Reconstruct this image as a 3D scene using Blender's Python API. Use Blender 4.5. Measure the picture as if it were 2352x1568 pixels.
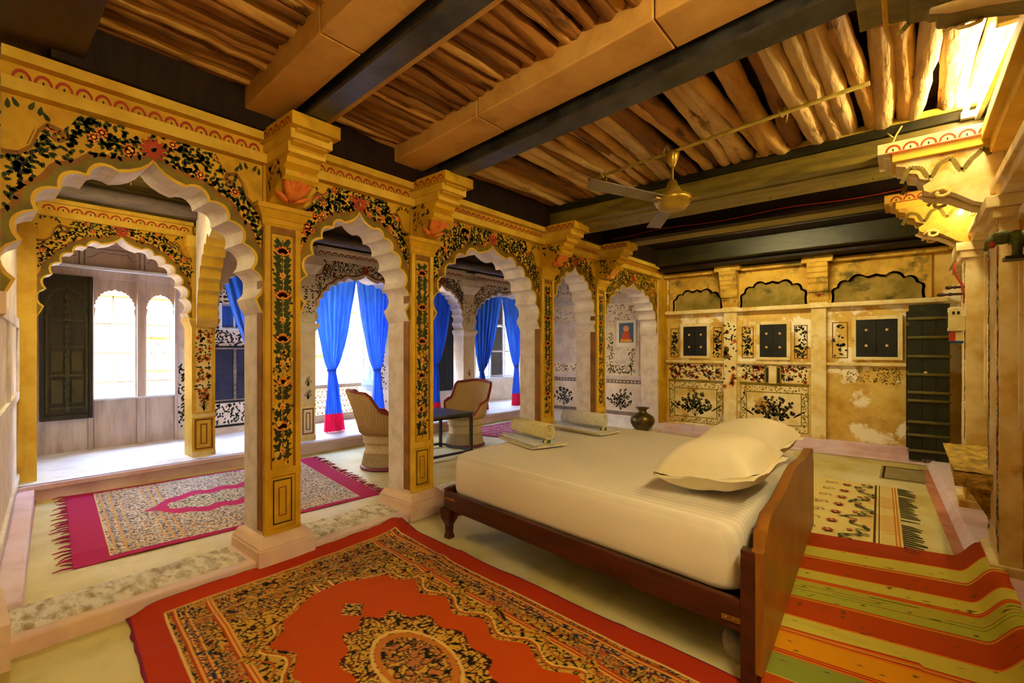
import bpy, math, random
import numpy as np
from mathutils import Vector, Matrix, noise as mnoise
from mathutils.geometry import tessellate_polygon

for o in list(bpy.data.objects): bpy.data.objects.remove(o)
S = bpy.context.scene
COL = S.collection
random.seed(7)
R = math.radians
PI = math.pi

# ------------------------------------------------------------------ camera
FPX, HORIZON, CAMH = 1080.0, 803.0, 1.40
YAW = math.atan((2080 - 1176) / FPX)
cd = bpy.data.cameras.new('camera')
cd.sensor_width = 36.0
cd.lens = 36.0 * FPX / 2352.0
cd.shift_y = (HORIZON - 784.0) / 2352.0
cd.clip_start = 0.02
cam = bpy.data.objects.new('camera', cd)
COL.objects.link(cam)
cam.location = (0, 0, CAMH)
cam.rotation_euler = (R(90), 0, YAW)
S.camera = cam

# ------------------------------------------------------------------ world, sun, exposure
W = bpy.data.worlds.new('sky_world'); S.world = W; W.use_nodes = True
wn = W.node_tree.nodes; wl = W.node_tree.links
sky = wn.new('ShaderNodeTexSky'); sky.sky_type = 'NISHITA'
sky.sun_disc = False; sky.sun_elevation = R(52); sky.sun_rotation = R(120); sky.air_density = 1.0
sky.dust_density = 3.0
wn['Background'].inputs['Strength'].default_value = 6.0
wl.new(sky.outputs[0], wn['Background'].inputs['Color'])
sl = bpy.data.lights.new('sun', 'SUN'); sl.energy = 1.5; sl.angle = R(1.0); sl.color = (1.0, 0.95, 0.86)
sun = bpy.data.objects.new('sun', sl); COL.objects.link(sun)
sun.rotation_euler = (R(40), 0, R(70))      # shines from high above the house onto the building across the yard
vs = S.view_settings
vs.view_transform = 'Standard'; vs.look = 'None'; vs.gamma = 1.0; vs.use_curve_mapping = False
vs.exposure = 1.25
TUBE_STRENGTH = 60.0     # tube on the right wall
NEAR_FILL, GALLERY_FILL, BACK_FILL, SIDE_FILL = 185.0, 95.0, 165.0, 32.0  # strengths of the added fill tubes, all out of view
TUBE_COLOR = (1.0, 0.83, 0.40)

# ------------------------------------------------------------------ colour and materials
def lin(h):
    h = h.lstrip('#')
    v = [int(h[i:i + 2], 16) / 255 for i in (0, 2, 4)]
    return tuple((c / 12.92 if c <= .04045 else ((c + .055) / 1.055) ** 2.4) for c in v)

MATS = {}
def mat(name, a, b=None, scale=4.0, lo=.42, hi=.62, rough=.75, bump=0.0, bscale=40.0, metal=0.0,
        stretch=(1, 1, 1), c=None, cscale=1.3, clo=.55, chi=.68, emit=None, estr=0.0, spec=.3, trans=0.0, detail=6.0, sub=0.0):
    m = bpy.data.materials.new(name); m.use_nodes = True
    N, L = m.node_tree.nodes, m.node_tree.links
    P = N['Principled BSDF']
    P.inputs['Roughness'].default_value = rough
    P.inputs['Metallic'].default_value = metal
    P.inputs['Specular IOR Level'].default_value = spec
    P.inputs['Transmission Weight'].default_value = trans
    tc = N.new('ShaderNodeTexCoord'); mp = N.new('ShaderNodeMapping')
    mp.inputs['Scale'].default_value = stretch
    L.new(tc.outputs['Object'], mp.inputs['Vector'])
    col = None
    def noisemask(sc, l, h, seed):
        n = N.new('ShaderNodeTexNoise'); n.noise_dimensions = '4D'; n.inputs['W'].default_value = seed
        n.inputs['Scale'].default_value = sc; n.inputs['Detail'].default_value = detail; n.inputs['Roughness'].default_value = .62
        L.new(mp.outputs['Vector'], n.inputs['Vector'])
        r = N.new('ShaderNodeMapRange'); r.inputs['From Min'].default_value = l; r.inputs['From Max'].default_value = h
        L.new(n.outputs['Fac'], r.inputs['Value'])
        return r.outputs['Result']
    def mix(c1, c2, f):
        x = N.new('ShaderNodeMix'); x.data_type = 'RGBA'
        for s, v in ((6, c1), (7, c2)):
            if isinstance(v, tuple): x.inputs[s].default_value = v + (1,)
            else: L.new(v, x.inputs[s])
        L.new(f, x.inputs[0])
        return x.outputs[2]
    A = lin(a)
    out = A
    if b is not None: out = mix(A, lin(b), noisemask(scale, lo, hi, 1.0))
    if c is not None: out = mix(out, lin(c), noisemask(cscale, clo, chi, 9.3))
    if isinstance(out, tuple): P.inputs['Base Color'].default_value = out + (1,)
    else: L.new(out, P.inputs['Base Color'])
    if bump > 0:
        n = N.new('ShaderNodeTexNoise'); n.inputs['Scale'].default_value = bscale; n.inputs['Detail'].default_value = 5
        L.new(mp.outputs['Vector'], n.inputs['Vector'])
        bp = N.new('ShaderNodeBump'); bp.inputs['Strength'].default_value = bump; bp.inputs['Distance'].default_value = .02
        L.new(n.outputs['Fac'], bp.inputs['Height']); L.new(bp.outputs['Normal'], P.inputs['Normal'])
    if emit is not None:
        P.inputs['Emission Color'].default_value = emit + (1,); P.inputs['Emission Strength'].default_value = estr
    if sub > 0:   # thin cloth lets some light through
        tb = N.new('ShaderNodeBsdfTranslucent'); mx = N.new('ShaderNodeMixShader'); mx.inputs[0].default_value = sub
        if isinstance(out, tuple): tb.inputs['Color'].default_value = out + (1,)
        else: L.new(out, tb.inputs['Color'])
        o = N['Material Output']
        L.new(P.outputs[0], mx.inputs[1]); L.new(tb.outputs[0], mx.inputs[2]); L.new(mx.outputs[0], o.inputs['Surface'])
    MATS[name] = m
    return m

def cmat(name, rough=.9, bump=.25, bscale=350.0):
    """woven cloth whose dye pattern is stored per vertex"""
    m = bpy.data.materials.new(name); m.use_nodes = True
    N, L = m.node_tree.nodes, m.node_tree.links
    P = N['Principled BSDF']; P.inputs['Roughness'].default_value = rough; P.inputs['Specular IOR Level'].default_value = .1
    a = N.new('ShaderNodeAttribute'); a.attribute_name = 'Col'
    tc = N.new('ShaderNodeTexCoord')
    n = N.new('ShaderNodeTexNoise'); n.inputs['Scale'].default_value = bscale; n.inputs['Detail'].default_value = 3
    L.new(tc.outputs['Object'], n.inputs['Vector'])
    mr = N.new('ShaderNodeMapRange'); mr.inputs['To Min'].default_value = .72; mr.inputs['To Max'].default_value = 1.2
    L.new(n.outputs['Fac'], mr.inputs['Value'])
    mx = N.new('ShaderNodeVectorMath'); mx.operation = 'SCALE'
    L.new(a.outputs['Color'], mx.inputs[0]); L.new(mr.outputs['Result'], mx.inputs['Scale'])
    L.new(mx.outputs[0], P.inputs['Base Color'])
    bp = N.new('ShaderNodeBump'); bp.inputs['Strength'].default_value = bump; bp.inputs['Distance'].default_value = .004
    L.new(n.outputs['Fac'], bp.inputs['Height']); L.new(bp.outputs['Normal'], P.inputs['Normal'])
    MATS[name] = m
    return m

mat('yellow', '#cc9f1c', '#ae8212', 3.0, rough=.6, bump=.12, bscale=25, c='#7d5c10', cscale=2.2, clo=.6, chi=.75)
mat('yellow_light', '#dcb640', '#c79a26', 4.0, rough=.6, bump=.1)
mat('brown_paint', '#8a5a14', '#6b4310', 6.0, rough=.6, bump=.1)
mat('olive_paint', '#7d6a14', '#5f5210', 6.0, rough=.6)
mat('leaf_green', '#33400f', '#1f2a0c', 12.0, rough=.7)
mat('leaf_dark', '#1c210f', '#2a2c12', 12.0, rough=.7)
mat('flower_orange', '#e08438', '#cc5a20', 14.0, rough=.7)
mat('flower_light', '#eab24a', '#e08a34', 14.0, rough=.7)
mat('red_paint', '#a83a22', '#8a2b18', 14.0, rough=.7)
mat('ink', '#23211f', '#3a352c', 14.0, rough=.8)
mat('white_wash', '#e6ddda', '#cdc0bd', 5.0, rough=.75, bump=.15, bscale=14, c='#c9ad92', cscale=1.6, clo=.58, chi=.75)
mat('jamb_stone', '#ddd3d2', '#c9b8b0', 7.0, rough=.8, bump=.25, bscale=30, c='#a98a6a', cscale=2.0, clo=.57, chi=.72)
mat('base_stone', '#e2c3a8', '#d4b0a4', 5.0, rough=.8, bump=.25, bscale=16, c='#d9c4d6', cscale=1.5, clo=.45, chi=.7)
mat('pink_plinth', '#dcbcc4', '#cba6ac', 5.0, rough=.8, bump=.2, bscale=18, c='#e4d5e6', cscale=1.2, clo=.45, chi=.68)
mat('rough_slab', '#e8e0d2', '#a99878', 9.0, .45, .62, rough=.85, bump=1.0, bscale=26, stretch=(1, 2.2, 1))
mat('floor_lime', '#cdbf7e', '#b9a65c', 2.4, rough=.55, bump=.1, bscale=12, c='#d8cfae', cscale=1.0, clo=.45, chi=.7)
mat('floor_border', '#c78a72', '#b56a4a', 4.0, rough=.7)
mat('platform_white', '#f0ece8', '#dcd6d4', 3.5, rough=.6, bump=.08, c='#c7bdb6', cscale=2.2, clo=.62, chi=.8)
mat('wall_fresco', '#e0bf68', '#b88a2e', 3.4, .38, .66, rough=.75, bump=.3, bscale=14, c='#f4ead0', cscale=2.4, clo=.53, chi=.58)
mat('wall_cream', '#ecdaa8', '#d6b768', 4.0, rough=.75, bump=.2, bscale=16, c='#bb8d34', cscale=2.6, clo=.56, chi=.64)
mat('wall_stain', '#d2aa44', '#b0852a', 3.0, rough=.75, bump=.3, bscale=16, c='#6b5c26', cscale=3.0, clo=.54, chi=.64)
mat('wall_pale', '#eee3d2', '#dccbb4', 4.0, rough=.8, bump=.15, bscale=16, c='#c8b498', cscale=2.0, clo=.58, chi=.74)
mat('niche_dark', '#7a6a26', '#a88c44', 3.4, .4, .6, rough=.8, bump=.2, c='#4a4018', cscale=3.0, clo=.55, chi=.65)  # dark olive; carries the shade of the blind niches, also paints frames
mat('wood_dark', '#22130c', '#140b07', 3.0, rough=.6, bump=.15, bscale=20, stretch=(1, 6, 1), spec=.15)
mat('wood_green', '#262209', '#141105', 2.6, rough=.45, bump=.12, bscale=20, stretch=(1, 5, 5), spec=.3)
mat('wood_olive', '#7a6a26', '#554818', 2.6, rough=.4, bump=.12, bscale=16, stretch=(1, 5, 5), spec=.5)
mat('wood_grey', '#6a5c58', '#463c3a', 3.0, rough=.5, bump=.12, bscale=20, stretch=(5, 1, 5), spec=.5)
mat('wood_boards', '#6b5524', '#4a3a18', 3.0, rough=.5, bump=.12, stretch=(5, 1, 5))
mat('girder', '#4a4848', '#2c2a2a', 5.0, rough=.38, bump=.08, metal=.4, spec=.5)
mat('stone_beam', '#cf9f56', '#b5843e', 2.0, rough=.75, bump=.2, bscale=14, c='#a37036', cscale=2.5, clo=.56, chi=.72)
mat('log_wood', '#d0a458', '#a87838', 5, rough=.7, bump=1.0, bscale=26, stretch=(1, .22, 1), c='#5a3616', cscale=9.0, clo=.58, chi=.66)
mat('log_pale', '#dcbc80', '#b99258', 5, rough=.7, bump=1.0, bscale=26, stretch=(1, .22, 1), c='#6b4420', cscale=9.0, clo=.60, chi=.68)
mat('log_dark', '#96632a', '#6b421a', 5, rough=.7, bump=1.0, bscale=26, stretch=(1, .22, 1), c='#3a220e', cscale=9.0, clo=.56, chi=.66)
mat('fill_earth', '#4a3014', '#2c1b0c', 6.0, rough=.95)
mat('window_wood', '#c4b2a8', '#a6948c', 3.5, rough=.6, bump=.15, bscale=30, stretch=(1, 3, .4), c='#cfc4c2', cscale=2.0, clo=.5, chi=.7)
mat('window_wood_dark', '#8a7a72', '#6b5c54', 4.0, rough=.6)
mat('shutter_wood', '#2c2614', '#1e1a0e', 4.0, rough=.5, bump=.15, stretch=(1, 4, .6))
mat('shutter_relief', '#40381a', '#322a12', 6.0, rough=.5)
mat('door_blue', '#2a2e48', '#1c1e30', 5.0, rough=.5, bump=.1)
mat('door_green', '#26291a', '#1a1c12', 5.0, rough=.5, bump=.2)
mat('door_rail', '#5a5426', '#6b5c24', 6.0, rough=.45, bump=.2)
mat('shutter_black', '#1c1d1c', '#101111', 5.0, rough=.6)
mat('studs', '#d8b06a', rough=.4)
mat('bed_wood', '#4a1d12', '#331209', 3.0, rough=.35, bump=.05, stretch=(1, 6, 6), spec=.5)
mat('headboard_wood', '#9a6420', '#805018', 2.6, rough=.4, bump=.06, stretch=(6, 1, 1), spec=.5)
mat('sheet', '#ece6dc', '#e9e2d6', 2.0, rough=.8, bump=.06, bscale=8)
mat('pillow_cloth', '#f3ead0', '#ece0bd', 3.0, rough=.8, bump=.1, bscale=10)
mat('towel', '#e8dcae', '#d8c98c', 30.0, rough=.95, bump=.6, bscale=220)
mat('towel_white', '#ece8e0', '#dcd6cc', 30.0, rough=.95, bump=.6, bscale=220)
mat('soap_green', '#2f6b2a', '#1c4a1c', 20.0, rough=.4)
mat('bed_linen_edge', '#dfe0ec', '#c9cce0', 10.0, rough=.9)
mat('brass_plate', '#b08a4a', '#8a6a30', 8.0, rough=.35, metal=.8)
mat('sack', '#8a8472', '#6b6656', 8.0, rough=.9, bump=.3)
mat('cane', '#e8c88c', '#cba064', 40.0, rough=.6, bump=.8, bscale=60, stretch=(8, 8, .6))
mat('cane_weave', '#f0e0b8', '#d6b47c', 40.0, rough=.6, bump=.9, bscale=80, stretch=(3, 3, 1))
mat('rim_red', '#8a1f12', '#6b150c', 8.0, rough=.35, spec=.5)
mat('rim_purple', '#7a2a5a', '#5f1c40', 8.0, rough=.35, spec=.5)
mat('iron_dark', '#3a3536', '#262223', 6.0, rough=.4, metal=.3)
mat('table_top', '#4c4a56', '#34323c', 4.0, rough=.35, spec=.5)
mat('curtain_blue', '#3a78ee', '#2a5fd8', 3.0, rough=.5, sub=.5, stretch=(1, 4, .5))
mat('curtain_pink', '#e8245a', '#d01a4a', 3.0, rough=.55, sub=.35)
mat('urn_brass', '#6b5a34', '#4a3c20', 6.0, rough=.32, metal=.75)
mat('fan_gold', '#b79a3c', '#9a7c26', 6.0, rough=.3, metal=.6)
mat('fan_blade', '#8a8078', '#7a6a54', 4.0, rough=.35, metal=.3)
mat('bamboo', '#b59a3a', '#8f7a28', 8.0, rough=.5)
mat('rope', '#cdb76a', '#a8904a', 30.0, rough=.9)
mat('tube_glass', '#ffffff', emit=TUBE_COLOR, estr=TUBE_STRENGTH)
mat('fill_tube_near', '#ffffff', emit=TUBE_COLOR, estr=NEAR_FILL)  # this and the next three: glow of the added fill tubes
mat('fill_tube_gallery', '#ffffff', emit=TUBE_COLOR, estr=GALLERY_FILL)
mat('fill_tube_back', '#ffffff', emit=TUBE_COLOR, estr=BACK_FILL)
mat('fill_tube_side', '#ffffff', emit=TUBE_COLOR, estr=SIDE_FILL)
mat('fixture_white', '#efe6c8', '#e0d2a0', 8.0, rough=.5)
mat('plastic_cream', '#e6dcb0', '#d6c88c', 8.0, rough=.4)
mat('plastic_black', '#161412', rough=.4)
mat('packet_red', '#b03a2a', rough=.5)
mat('packet_blue', '#2a4a8a', rough=.5)
mat('wire_red', '#8a2414', rough=.5)
mat('figure_green', '#5f6a1c', '#3a3a10', 10.0, rough=.5, bump=.3)
mat('figure_red', '#a8481c', '#7a2c10', 10.0, rough=.5)
mat('bench_stone', '#c9a94e', '#8f7228', 7.0, rough=.6, bump=.9, bscale=22, stretch=(2.5, 1, 3), c='#6b5418', cscale=4, clo=.55, chi=.7)
mat('grey_slab', '#9a8c60', '#857650', 5.0, rough=.6)
mat('poster_paper', '#efe6da', rough=.6)
mat('poster_blue', '#4a6a8a', rough=.6)
mat('poster_red', '#c2503a', rough=.6)
mat('poster_skin', '#e0a070', rough=.6)
mat('ext_stone', '#94825a', '#84714a', 1.5, rough=.85, bump=.15, bscale=6)
mat('ext_mortar', '#5c4c30', rough=.9)
mat('ext_red', '#8a2020', rough=.6)
mat('ext_orange', '#c87a3a', rough=.6)
mat('ext_ground', '#cdbb96', '#b9a680', 2.0, rough=.9)
mat('jali_stone', '#cbb692', '#b39a74', 4.0, rough=.8)
mat('shutter_blue', '#8aa0c4', '#7288ae', 5.0, rough=.6)
mat('glass_dark', '#2c3034', rough=.12, spec=.6)
mat('frame_white', '#dfe2ec', '#c9cedc', 5.0, rough=.5)
mat('fringe_pink', '#b01f5a', '#8a1646', 12.0, rough=.95)
mat('fringe_dark', '#4a3a1c', '#2e2412', 12.0, rough=.95)
mat('glass_clear', '#f4f4ee', rough=.08, trans=.85, spec=.5)
cmat('rug_dye')

# ------------------------------------------------------------------ mesh builder
class MB:
    def __init__(s): s.v = []; s.f = []; s.mi = []; s.sm = []
    def add(s, vs, fs, mi=0, smooth=False):
        b = len(s.v); s.v += [tuple(p) for p in vs]
        for f in fs:
            s.f.append(tuple(i + b for i in f)); s.mi.append(mi); s.sm.append(smooth)
        return s
    def box(s, x0, x1, y0, y1, z0, z1, mi=0):
        vs = [(x, y, z) for z in (z0, z1) for y in (y0, y1) for x in (x0, x1)]
        return s.add(vs, [(0, 2, 3, 1), (4, 5, 7, 6), (0, 1, 5, 4), (2, 6, 7, 3), (0, 4, 6, 2), (1, 3, 7, 5)], mi)
    def frus(s, b0, b1, z0, z1, mi=0):
        """frustum between two rectangles (x0,x1,y0,y1)"""
        vs = [(x, y, z) for (r, z) in ((b0, z0), (b1, z1)) for y in r[2:] for x in r[:2]]
        return s.add(vs, [(0, 2, 3, 1), (4, 5, 7, 6), (0, 1, 5, 4), (2, 6, 7, 3), (0, 4, 6, 2), (1, 3, 7, 5)], mi)
    def hexa(s, pts, mi=0):
        """8 corner points, bottom four (ccw) then top four"""
        return s.add(pts, [(3, 2, 1, 0), (4, 5, 6, 7), (0, 1, 5, 4), (1, 2, 6, 5), (2, 3, 7, 6), (3, 0, 4, 7)], mi)
    def prism(s, poly, P, d0, d1, mi=0, side_mi=None, caps=True):
        """poly of (a,b); P(a,b,d)->xyz"""
        n = len(poly)
        if side_mi is None: side_mi = mi
        tris = [tuple(t) for t in tessellate_polygon([[Vector((a, b, 0)) for a, b in poly]])] if caps else []
        v0 = [P(a, b, d0) for a, b in poly]; v1 = [P(a, b, d1) for a, b in poly]
        if caps:
            s.add(v0, tris, mi); s.add(v1, tris, mi)
        s.add(v0 + v1, [(i, (i + 1) % n, n + (i + 1) % n, n + i) for i in range(n)], side_mi)
        return s
    def flat(s, poly, P, d, mi=0):
        n = len(poly)
        return s.add([P(a, b, d) for a, b in poly], [tuple(range(n))], mi)
    def lathe(s, prof, c, seg=24, mi=0, axis='z', smooth=True, ang0=0.0, ang1=2 * PI):
        full = abs(ang1 - ang0 - 2 * PI) < 1e-6
        n = seg if full else seg + 1
        vs = []
        for r, h in prof:
            for k in range(n):
                a = ang0 + (ang1 - ang0) * k / seg
                p = (r * math.cos(a), r * math.sin(a), h)
                if axis == 'x': p = (p[2], p[0], p[1])
                if axis == 'y': p = (p[0], p[2], p[1])
                vs.append((c[0] + p[0], c[1] + p[1], c[2] + p[2]))
        fs = []
        for i in range(len(prof) - 1):
            for k in range(seg):
                k2 = (k + 1) % n
                fs.append((i * n + k, i * n + k2, (i + 1) * n + k2, (i + 1) * n + k))
        return s.add(vs, fs, mi, smooth)
    def tube(s, pts, rad, seg=8, mi=0, smooth=True, closed=False, flat=1.0):
        pts = [Vector(p) for p in pts]; n = len(pts)
        rr = rad if isinstance(rad, (list, tuple)) else [rad] * n
        vs = []; up = Vector((0, 0, 1)); prev = None
        for i, p in enumerate(pts):
            a = pts[(i - 1) % n] if (closed or i > 0) else p
            b = pts[(i + 1) % n] if (closed or i < n - 1) else p
            t = (b - a).normalized()
            if prev is None:
                x = t.cross(up)
                if x.length < 1e-3: x = t.cross(Vector((1, 0, 0)))
            else:
                x = prev - t * prev.dot(t)
            x.normalize(); prev = x; y = t.cross(x)
            for k in range(seg):
                an = 2 * PI * k / seg
                vs.append(p + x * (rr[i] * math.cos(an)) + y * (rr[i] * flat * math.sin(an)))
        fs = []
        for i in range(n if closed else n - 1):
            for k in range(seg):
                k2 = (k + 1) % seg; j = (i + 1) % n
                fs.append((i * seg + k, i * seg + k2, j * seg + k2, j * seg + k))
        if not closed:
            fs.append(tuple(range(seg))[::-1]); fs.append(tuple((n - 1) * seg + k for k in range(seg)))
        return s.add(vs, fs, mi, smooth)
    def grid(s, fn, nu, nv, mi=0, smooth=True):
        vs = [fn(i / nu, j / nv) for j in range(nv + 1) for i in range(nu + 1)]
        w = nu + 1
        return s.add(vs, [(j * w + i, j * w + i + 1, (j + 1) * w + i + 1, (j + 1) * w + i) for j in range(nv) for i in range(nu)], mi, smooth)
    def sphere(s, c, r, nu=12, nv=8, mi=0):
        rx, ry, rz = r if isinstance(r, (tuple, list)) else (r, r, r)
        return s.grid(lambda u, v: (c[0] + rx * math.cos(u * 2 * PI) * math.sin(v * PI), c[1] + ry * math.sin(u * 2 * PI) * math.sin(v * PI), c[2] - rz * math.cos(v * PI)), nu, nv, mi)
    def mesh(s, name, mats):
        me = bpy.data.meshes.new(name)
        me.from_pydata(s.v, [], s.f)
        for m in (mats if isinstance(mats, (list, tuple)) else [mats]): me.materials.append(MATS[m])
        me.polygons.foreach_set('material_index', s.mi)
        me.polygons.foreach_set('use_smooth', s.sm)
        me.update()
        return me
    def build(s, name, mats, parent=None, bevel=0.0):
        o = bpy.data.objects.new(name, s.mesh(name, mats)); COL.objects.link(o)
        if parent is not None: o.parent = parent
        if bevel > 0:
            b = o.modifiers.new('edge', 'BEVEL'); b.width = bevel; b.segments = 2; b.limit_method = 'ANGLE'
        return o

def tag(o, label, cat, group=None):
    o['label'] = label; o['category'] = cat
    if group: o['group'] = group
    return o
def empty(name, loc=(0, 0, 0), rz=0.0, label=None, cat=None, group=None, kind=None):
    o = bpy.data.objects.new(name, None); COL.objects.link(o); o.empty_display_size = .1
    o.location = loc; o.rotation_euler = (0, 0, rz)
    if label: tag(o, label, cat, group) if cat else o.__setitem__('label', label)
    if kind: o['kind'] = kind
    return o
def struct(o, label=None):
    o['kind'] = 'structure'
    if label: o['label'] = label
    return o
def copy_tree(o, parent=None):
    c = o.copy(); COL.objects.link(c); c.parent = parent
    for ch in list(o.children): copy_tree(ch, c)
    return c
def BX(name, m, parent, *b, bevel=0.0):
    return MB().box(*b).build(name, m, parent, bevel)

# plane maps: (a, b, depth) -> xyz
PX = lambda a, b, d: (d, a, b)      # a along Y, b up, plane of constant X
PY = lambda a, b, d: (a, d, b)      # a along X, b up, plane of constant Y

# ------------------------------------------------------------------ ornament
def rot2(p, c, a):
    return (c[0] + p[0] * math.cos(a) - p[1] * math.sin(a), c[1] + p[0] * math.sin(a) + p[1] * math.cos(a))
def leaf(mb, P, d, c, ang, L, Wd, mi):
    pts = [(0, 0), (.25 * L, .5 * Wd), (.6 * L, .42 * Wd), (L, 0), (.6 * L, -.42 * Wd), (.25 * L, -.5 * Wd)]
    mb.flat([rot2(p, c, ang) for p in pts], P, d, mi)
def line2(mb, P, d, pts, w, mi):
    for (a, b) in zip(pts[:-1], pts[1:]):
        dx, dy = b[0] - a[0], b[1] - a[1]; l = math.hypot(dx, dy) or 1e-6
        nx, ny = -dy / l * w / 2, dx / l * w / 2
        mb.flat([(a[0] + nx, a[1] + ny), (b[0] + nx, b[1] + ny), (b[0] - nx, b[1] - ny), (a[0] - nx, a[1] - ny)], P, d, mi)
def flower(mb, P, d, c, r, mi, mc, n=7, dd=.0006):
    for k in range(n): leaf(mb, P, d, c, 2 * PI * k / n + .3, r, r * .62, mi)
    mb.flat([(c[0] + .3 * r * math.cos(2 * PI * k / 6), c[1] + .3 * r * math.sin(2 * PI * k / 6)) for k in range(6)], P, d + dd, mc)
def plant(mb, P, d, c, w, h, mi, mf, rnd, n=26, dd=.0006):
    """a painted flowering bush, rooted at c"""
    for k in range(7):
        a = R(90) + (k - 3) * R(20); L = h * rnd.uniform(.7, 1.0)
        tip = (c[0] + math.cos(a) * L * w / h * .62, c[1] + math.sin(a) * L)
        mid = (c[0] + (tip[0] - c[0]) * .35, c[1] + (tip[1] - c[1]) * .6)
        line2(mb, P, d, [c, mid, tip], .006, mi)
        for q in range(n // 5):
            t = rnd.uniform(.3, 1.0)
            p = (c[0] + (tip[0] - c[0]) * t * (.6 + .4 * t), c[1] + (tip[1] - c[1]) * t)
            leaf(mb, P, d, p, a + rnd.choice((-1, 1)) * rnd.uniform(.5, 1.5), h * .11, h * .06, mi)
        flower(mb, P, d + dd * .5, tip, h * .06, mf, mi, 6, dd * .3)
def frame2(mb, P, d, a0, a1, b0, b1, w, mi):
    for r in ((a0, a1, b0, b0 + w), (a0, a1, b1 - w, b1), (a0, a0 + w, b0 + w, b1 - w), (a1 - w, a1, b0 + w, b1 - w)):
        mb.flat([(r[0], r[2]), (r[1], r[2]), (r[1], r[3]), (r[0], r[3])], P, d, mi)
def scatter(mb, P, d, a0, a1, b0, b1, n, size, mi, rnd, mf=None, pf=.06):
    for k in range(n):
        c = (rnd.uniform(a0, a1), rnd.uniform(b0, b1))
        if mf is not None and rnd.random() < pf: flower(mb, P, d + .0004, c, size * .9, mf, mi, 6, .0003)
        else: leaf(mb, P, d, c, rnd.uniform(0, 2 * PI), size * rnd.uniform(.7, 1.3), size * .5, mi)

def in_poly(p, poly):
    x, y = p; r = False; j = len(poly) - 1
    for i in range(len(poly)):
        if (poly[i][1] > y) != (poly[j][1] > y) and x < (poly[j][0] - poly[i][0]) * (y - poly[i][1]) / (poly[j][1] - poly[i][1]) + poly[i][0]: r = not r
        j = i
    return r

def arch_curve(y0, y1, zs, za, n=5, inset=.055, m=7, tip=.10, top_ang=76):
    """half-lobed (cusped) arch line from (y0,zs) over the apex to (y1,zs)"""
    c = (y0 + y1) / 2; hw = (y1 - y0) / 2 - inset
    z0 = zs + .10; H = za - tip - z0
    sp = math.sin(R(top_ang))
    cus = []
    for i in range(n + 1):
        ph = R(top_ang) * (i / n) ** .92
        cus.append((c - hw * math.cos(ph) ** .9, z0 + H * math.sin(ph) / sp))
    half = [(y0 + .001, zs), (y0 + inset * .25, zs + .02), (y0 + inset * .55, zs + .045)]
    for i in range(n):
        a, b = cus[i], cus[i + 1]
        dx, dz = b[0] - a[0], b[1] - a[1]; l = math.hypot(dx, dz)
        nx, nz = -dz / l, dx / l
        for k in range(m):
            t = k / m
            s = math.sin(PI * t) ** .75 * l * .32
            half.append((max(y0 + .001, a[0] + dx * t + nx * s), a[1] + dz * t + nz * s))
    a = cus[-1]
    half.append(a)
    for t in (.25, .5, .75):   # ogee point
        q = (1 - t) ** 2, 2 * t * (1 - t), t * t
        half.append((q[0] * a[0] + q[1] * (c - .25 * (c - a[0])) + q[2] * c, q[0] * a[1] + q[1] * (a[1] + .25 * tip) + q[2] * za))
    full = half + [(c, za)] + [(2 * c - y, z) for y, z in reversed(half)]
    return full
def grow(curve, c, d):
    out = []
    for p in curve:
        dx, dy = p[0] - c[0], p[1] - c[1]; l = math.hypot(dx, dy)
        out.append((p[0] + dx / l * d, p[1] + dy / l * d))
    return out
def smooth_curve(cv, k):
    for _ in range(k):
        cv = [cv[0]] + [((a[0] + 2 * b[0] + c[0]) / 4, (a[1] + 2 * b[1] + c[1]) / 4) for a, b, c in zip(cv[:-2], cv[1:-1], cv[2:])] + [cv[-1]]
    return cv
def strip(mb, P, d, A, B, mi):
    for i in range(len(A) - 1): mb.flat([A[i], A[i + 1], B[i + 1], B[i]], P, d, mi)

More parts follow.
